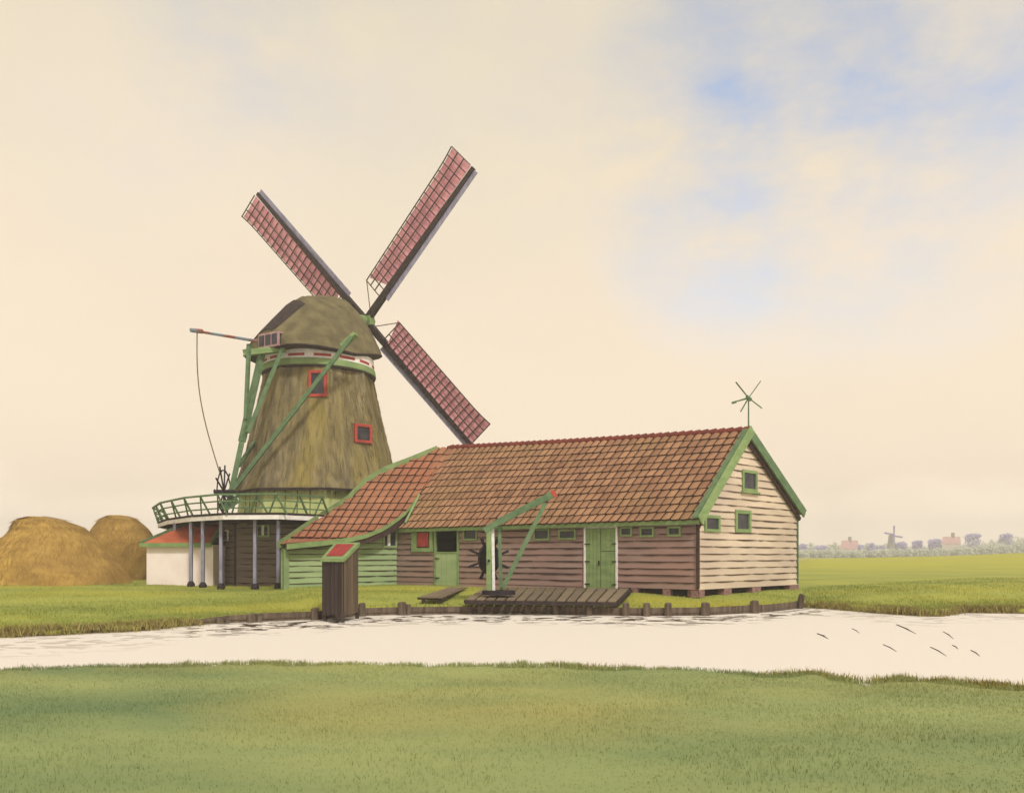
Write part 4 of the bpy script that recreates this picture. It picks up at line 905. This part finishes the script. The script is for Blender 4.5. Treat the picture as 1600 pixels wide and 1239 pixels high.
def build_crane():
    cr = thing('crane', G(772, 27.6, -.05), 'small green wooden hoisting crane with slanting jib on the landing stage', 'crane')
    B = lambda px, py, d=27.6: P(px, py, d)
    mb = MB(); q = B(779, 925); mb.tube(q-Z*.08, q+Z*.06, .58, .56, 20); mb.build('turning_base', M['iron'], cr)
    mb = MB(); mb.beam(B(764, 922), B(764, 824), .17, .17); mb.build('post', M['green'], cr)
    mb = MB(); mb.beam(B(771.5, 922, 27.75), B(770, 826, 27.75), .10, .10); mb.build('post', M['white'], cr, label='white post')
    mb = MB(); mb.beam(B(783, 921, 27.9), B(780, 818, 27.9), .12, .12); mb.build('post', M['dgreen'], cr)
    mb = MB(); mb.beam(B(757, 829), B(776, 817), .24, .22, w2=.20); mb.beam(B(775, 817.5), B(864, 772), .20, .22); jb = mb.build('jib', M['dgreen'], cr)
    mb = MB(); mb.beam(B(862.5, 773), B(868, 770), .22, .24); mb.build('jib_end', M['redframe'], jb)
    mb = MB(); mb.beam(B(786, 918), B(852, 786), .15, .15); mb.build('strut', M['dgreen'], cr)
    mb = MB(); mb.beam(B(765, 829, 27.95), B(785, 826, 27.95), .1, .1); mb.build('cross_rail', M['dgreen'], cr)
    c = B(764, 873, 28.35); mb = MB(); f = V((.45, .0, 0))
    nm = V((.35, -.94, 0)).normalized(); sx = V((nm.y, -nm.x, 0)); 
    n = 24; R0 = .44
    ring = lambda r, o: [c+nm*o+(sx*.86*math.cos(k*2*math.pi/n)+Z*math.sin(k*2*math.pi/n)*1.25)*r for k in range(n)]
    mb.face(ring(R0, .10)); mb.face(ring(R0, -.10)); mb.grid([ring(R0, .10), ring(R0, -.10)], closed=True); wh = mb.build('hoist_drum', M['iron'], cr)
    for k in range(8):
        a = k*math.pi/4+.42; d = sx*math.cos(a)+Z*math.sin(a); mb = MB(); mb.beam(c+d*.35, c+d*.78, .075, .06, w2=.11); mb.build('spoke', M['iron'], wh)
    mb = MB(); mb.tube(c-nm*.2, B(764, 876, 27.4), .045, n=8); mb.build('axle', M['iron'], wh)
build_crane()
def build_privy():
    pv = thing('privy', G(530, 24, -.55), 'dark plank privy on stilts over the water with red sloping roof', 'privy')
    fl, fr_, = P(503, 958, 23.9), P(536, 960, 23.4); bl, br = P(524, 953, 25.3), P(560, 951, 24.9)
    fl.z = fr_.z = bl.z = br.z = -.30
    tf, tb = 1.25, 1.72
    T = lambda p, z: V((p.x, p.y, z))
    def wall(a, b, za, zb, n, m, name):
        mb = MB(); d = (b-a).normalized(); nn = V((d.y, -d.x, 0))
        for k in range(n):
            x, y = a.lerp(b, k/n+.008), a.lerp(b, (k+1)/n-.008); z1 = za+(zb-za)*(k+.5)/n; e = random.uniform(.03, .045); zl = -.33-random.uniform(0, .06)
            mb.hexa([T(x, zl), T(y, zl), T(y, zl)-nn*e, T(x, zl)-nn*e], [T(x, za+(zb-za)*k/n), T(y, za+(zb-za)*(k+1)/n), T(y, za+(zb-za)*(k+1)/n)-nn*e, T(x, za+(zb-za)*k/n)-nn*e])
        q, r = a-nn*.03, b-nn*.03; mb.face([T(q, -.3)-nn*.02, T(r, -.3)-nn*.02, T(r, zb-.02)-nn*.02, T(q, za-.02)-nn*.02], 1)
        return mb.build(name, [m, M['void']], pv)
    wall(fl, fr_, tf, tf, 5, M['darkplank'], 'front_wall'); wall(fr_, br, tf, tb, 6, M['brownplank'], 'side_wall')
    wall(bl, fl, tb, tf, 6, M['darkplank'], 'side_wall'); wall(br, bl, tb, tb, 5, M['darkplank'], 'back_wall')
    a, b, c, d = T(fl, tf+.02)+V((-.02, -.04, 0)), T(fr_, tf+.02)+V((.02, -.04, 0)), T(br, tb+.04)+V((.02, .02, 0)), T(bl, tb+.04)+V((-.02, .02, 0))
    mb = MB(); mb.hexa([a, b, c, d], [x+Z*.05 for x in (a, b, c, d)]); rf = mb.build('roof', M['green'], pv)
    mb = MB(); n = 7; ctr = (a+b+c+d)/4
    ia, ib, ic, id_ = [x.lerp(ctr, .27)+Z*.052 for x in (a, b, c, d)]
    for k in range(n):
        q = [ia.lerp(ib, k/n+.01), ia.lerp(ib, (k+1)/n-.01), id_.lerp(ic, (k+1)/n-.01), id_.lerp(ic, k/n+.01)]; mb.hexa(q, [x+Z*.02 for x in q])
    mb.build('roof_boards', M['red'], rf)
    mb = MB()
    for p, q in ((a, b), (b, c)): mb.beam(p+Z*.0, q+Z*.0, .05, .10)
    mb.build('roof_edge', M['green'], rf)
    for p in (fl+V((.08, .06, 0)), fr_+V((-.02, .05, 0)), br+V((-.04, 0, 0)), bl+V((.05, 0, 0))):
        mb = MB(); mb.beam(T(p, -1.2), T(p, -.25), .10, .10); mb.build('stilt', M['darkplank'], pv)
build_privy()
# ------------------------------------------------------------------ dark ripple marks on the canal built as thin sticks, right side
def build_ripple_marks():
    L = [((1277, 990), (1294, 998), 'thick dark ripple mark, built as a stick, nearest the end of the revetment'), ((1331, 982), (1343, 989), 'thin faint ripple mark, built as a stick, between the thick one and the long one'),
         ((1401, 976), (1431, 990), 'longest dark ripple mark, built as a stick, closest to the right meadow'), ((1380, 1007), (1401, 1018), 'dark ripple mark, built as a stick, below the longest one, near mid canal'),
         ((1454, 1011), (1479, 1025), 'long thin ripple mark, built as a stick, closest to the near bank'), ((1474, 987), (1490, 998), 'dark ripple mark, built as a stick, right of the longest one'),
         ((1488, 1008), (1497, 1014), 'tiny ripple mark, built as a stick, above the long thin one'), ((1517, 1016), (1531, 1025), 'rightmost short dark ripple mark, built as a stick, on the canal')]
    for i, (a, b, lab) in enumerate(L):
        p = [G(q[0], (EYE+.55)*FPX/(q[1]-HY), -.545) for q in (a, b)]
        t = thing('ripple_mark', p[0], lab, 'twig', 'ripple marks built as sticks on the right part of the canal'); mb = MB()
        r = .015 if i in (0, 2) else .009; m = p[0].lerp(p[1], .45)+V((.03, .02, 0)); mb.tube(p[0], m, r, r*1.2, 6); mb.tube(m, p[1], r*1.2, r*.3, 6)
        if i in (0, 2, 5): mb.tube(m-(p[1]-p[0])*.2, m+(p[1]-p[0])*.2+V((.05, .12, .02)), r*.6, r*.2, 5)
        mb.build('mark_stick', M['seam'], t)
build_ripple_marks()
# ------------------------------------------------------------------ far horizon
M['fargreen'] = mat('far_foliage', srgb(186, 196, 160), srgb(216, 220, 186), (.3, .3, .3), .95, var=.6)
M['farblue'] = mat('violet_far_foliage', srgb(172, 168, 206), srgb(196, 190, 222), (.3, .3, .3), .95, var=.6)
M['fartrunk'] = mat('far_trunk', srgb(96, 84, 72), None)
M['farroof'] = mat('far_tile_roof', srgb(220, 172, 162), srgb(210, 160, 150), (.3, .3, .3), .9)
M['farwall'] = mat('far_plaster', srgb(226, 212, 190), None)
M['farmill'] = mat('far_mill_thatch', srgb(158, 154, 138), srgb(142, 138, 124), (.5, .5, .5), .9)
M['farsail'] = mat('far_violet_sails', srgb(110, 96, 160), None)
FD = 560
def leafcloud(mb, c, rx, ry, rz, n, s, mi=0):
    for _ in range(n):
        while True:
            q = V((random.uniform(-1, 1), random.uniform(-1, 1), random.uniform(-1, 1)))
            if q.length < 1: break
        q = q*(1 if q.length > .4 else 1.5); p = V((c.x+q.x*rx, c.y+q.y*ry, c.z+q.z*rz)); a = V((random.gauss(0, 1), random.gauss(0, 1), random.gauss(0, 1))).normalized(); b = a.orthogonal().normalized(); w = s*random.uniform(.6, 1.3)
        mb.face([p+a*w, p+b*w, p-a*w, p-b*w], mi, random.random())
def far():
    mb = MB(); px = 1180
    base = lambda x: interp(x, [1180, 1250, 1330, 1480, 1600, 1700], [853, 853, 853, 851, 840, 838])
    while px < 1700:
        D = FD+random.uniform(10, 50); top = base(px)-random.uniform(-4, 5); ht = EYE+(HY-top)/FPX*D; w = random.uniform(3, 6)
        leafcloud(mb, G(px, D, ht*.5), w, w, ht*.55, 260, .75); px += random.uniform(7, 13)
    px = 1180
    while px < 1700:
        D = FD-random.uniform(24, 34); top = base(px)+random.uniform(4, 7); ht = EYE+(HY-top)/FPX*D; w = random.uniform(3, 5)
        leafcloud(mb, G(px, D, ht*.45), w, 3, ht*.55, 220, .7); px += random.uniform(5, 9)
    tag(mb.build('distant_wood', M['fargreen']), 'pale grey green wood along the right horizon', 'wood', kind='stuff')
    S = [(1253, 855, 9, 'violet tree next to the barn gable on the horizon'), (1282, 857, 12, 'wide violet tree left of the first distant house'), (1268, 868, 5, 'small low violet bush near the barn gable'), (1340, 856, 11, 'violet tree just right of the first distant house'),
         (1361, 854, 6, 'small violet tree midway between first house and distant mill'), (1376, 857, 8, 'violet tree just left of the distant mill'), (1408, 851, 9, 'violet tree just right of the distant mill'), (1434, 849, 9, 'round violet tree halfway from distant mill to second house'), (1461, 847, 11, 'violet tree against the left side of the second house'),
         (1520, 838, 13, 'tall violet tree right of the second house'), (1572, 838, 10, 'rightmost violet tree on the horizon')]
    for px, py, w, lab in S:
        D = FD-8; t = thing('distant_tree', G(px, D, 0), lab, 'tree', 'violet hazy trees on the horizon'); m = w*D/FPX; z = EYE+(HY-py)/FPX*D
        mb = MB(); leafcloud(mb, G(px, D, z*.62), m*1.0, m*.7, z*.5, 420, .6); leafcloud(mb, G(px, D, z), m, m*.8, 2.2, 240, .6); leafcloud(mb, G(px-w*.4, D-1, z-1.6), m*.6, m*.5, 1.6, 90, .55); leafcloud(mb, G(px+w*.3, D-1, z+.9), m*.5, m*.5, 1.5, 90, .55); mb.build('crown', M['farblue'], t)
        mb = MB(); mb.tube(G(px, D, -.2), G(px, D, z), .35, .15, 6); mb.build('trunk', M['fartrunk'], t)
    for x0, x1, ye, yr, lab, ch in ((1313, 1338, 857, 844, 'distant house with red roof and chimney left of the distant mill', 1328), (1472, 1499, 849, 838, 'distant house with red roof and chimney right of the distant mill', 1489)):
        D = FD-14; h = thing('house', G((x0+x1)/2, D, 0), lab, 'house', 'distant houses on the horizon'); ze = EYE+(HY-ye)/FPX*D; zr = EYE+(HY-yr)/FPX*D
        a, b = G(x0, D, 0), G(x1, D, 0); e = V((2.6, 5, 0))
        mb = MB(); mb.hexa([a, b, b+V((5, 7, 0)), a+V((5, 7, 0))], [x+Z*ze for x in (a, b, b+V((5, 7, 0)), a+V((5, 7, 0)))]); rp = b+V((2.5, 3.5, zr)); mb.face([b+Z*ze, b+V((5, 7, ze)), rp-Z*.1]); mb.build('wall', M['farwall'], h)
        mb = MB(); r0, r1 = a+V((2.2, 3.5, zr)), b+V((2.4, 3.5, zr)); mb.face([a+V((-.3, -.3, ze-.1)), b+V((.1, -.3, ze-.1)), r1, r0]); mb.face([a+V((5, 7.3, ze-.1)), b+V((5, 7.3, ze-.1)), r1, r0]); mb.face([a+V((-.3, -.3, ze-.1)), a+V((5, 7.3, ze-.1)), r0]); rf = mb.build('roof', M['farroof'], h)
        c = G(ch, D+3.5, 0); mb = MB(); mb.beam(c+Z*(zr-1), c+Z*(zr+2.6), 1.7, 1.5); mb.build('chimney', M['farmill'], rf)
    D = FD-5; m = thing('distant_windmill', G(1393, D, 0), 'tiny hazy windmill with three visible sails on the right horizon', 'windmill')
    mb = MB(); c = G(1393, D, 0); zt = EYE+(HY-836)/FPX*D; mb.tube(c, c+Z*(zt-1), 4.2, 2.0, 8); mb.tube(c+Z*(zt-1), c+Z*(zt+1.2), 2.2, 1.1, 8); mb.build('tower', M['farmill'], m)
    hb = c+Z*(zt-.1)+V((0, -2.4, 0))
    for dx, dz, L in ((0, 1, 6.6), (-1, .16, 6.4), (1, -.12, 6.6), (.0, -1, 6)):
        d = V((dx, 0, dz)).normalized(); s = V((d.z, 0, -d.x)); mb = MB(); mb.hexa([hb, hb+d*L, hb+d*L+s*1.2, hb+s*1.0], [x-V((0, .2, 0)) for x in (hb, hb+d*L, hb+d*L+s*1.2, hb+s*1.0)]); mb.build('sail', M['farsail'], m)
far()
# ------------------------------------------------------------------ haze
def haze():
    mb = MB(); x, y0, y1, z0, z1 = 1000, -30, 660, -2.4, 28
    mb.hexa([(-x, y0, z0), (x, y0, z0), (x, y1, z0), (-x, y1, z0)], [(-x, y0, z1), (x, y0, z1), (x, y1, z1), (-x, y1, z1)])
    m = bpy.data.materials.new('haze'); m.use_nodes = True; nt = m.node_tree; nt.nodes.clear()
    o = nt.nodes.new('ShaderNodeOutputMaterial'); v = nt.nodes.new('ShaderNodeVolumePrincipled'); v.inputs['Density'].default_value = .0015; v.inputs['Color'].default_value = (1, .99, .97, 1); v.inputs['Anisotropy'].default_value = .0
    nt.links.new(v.outputs[0], o.inputs['Volume']); h = mb.build('haze', m); h['kind'] = 'stuff'
haze()
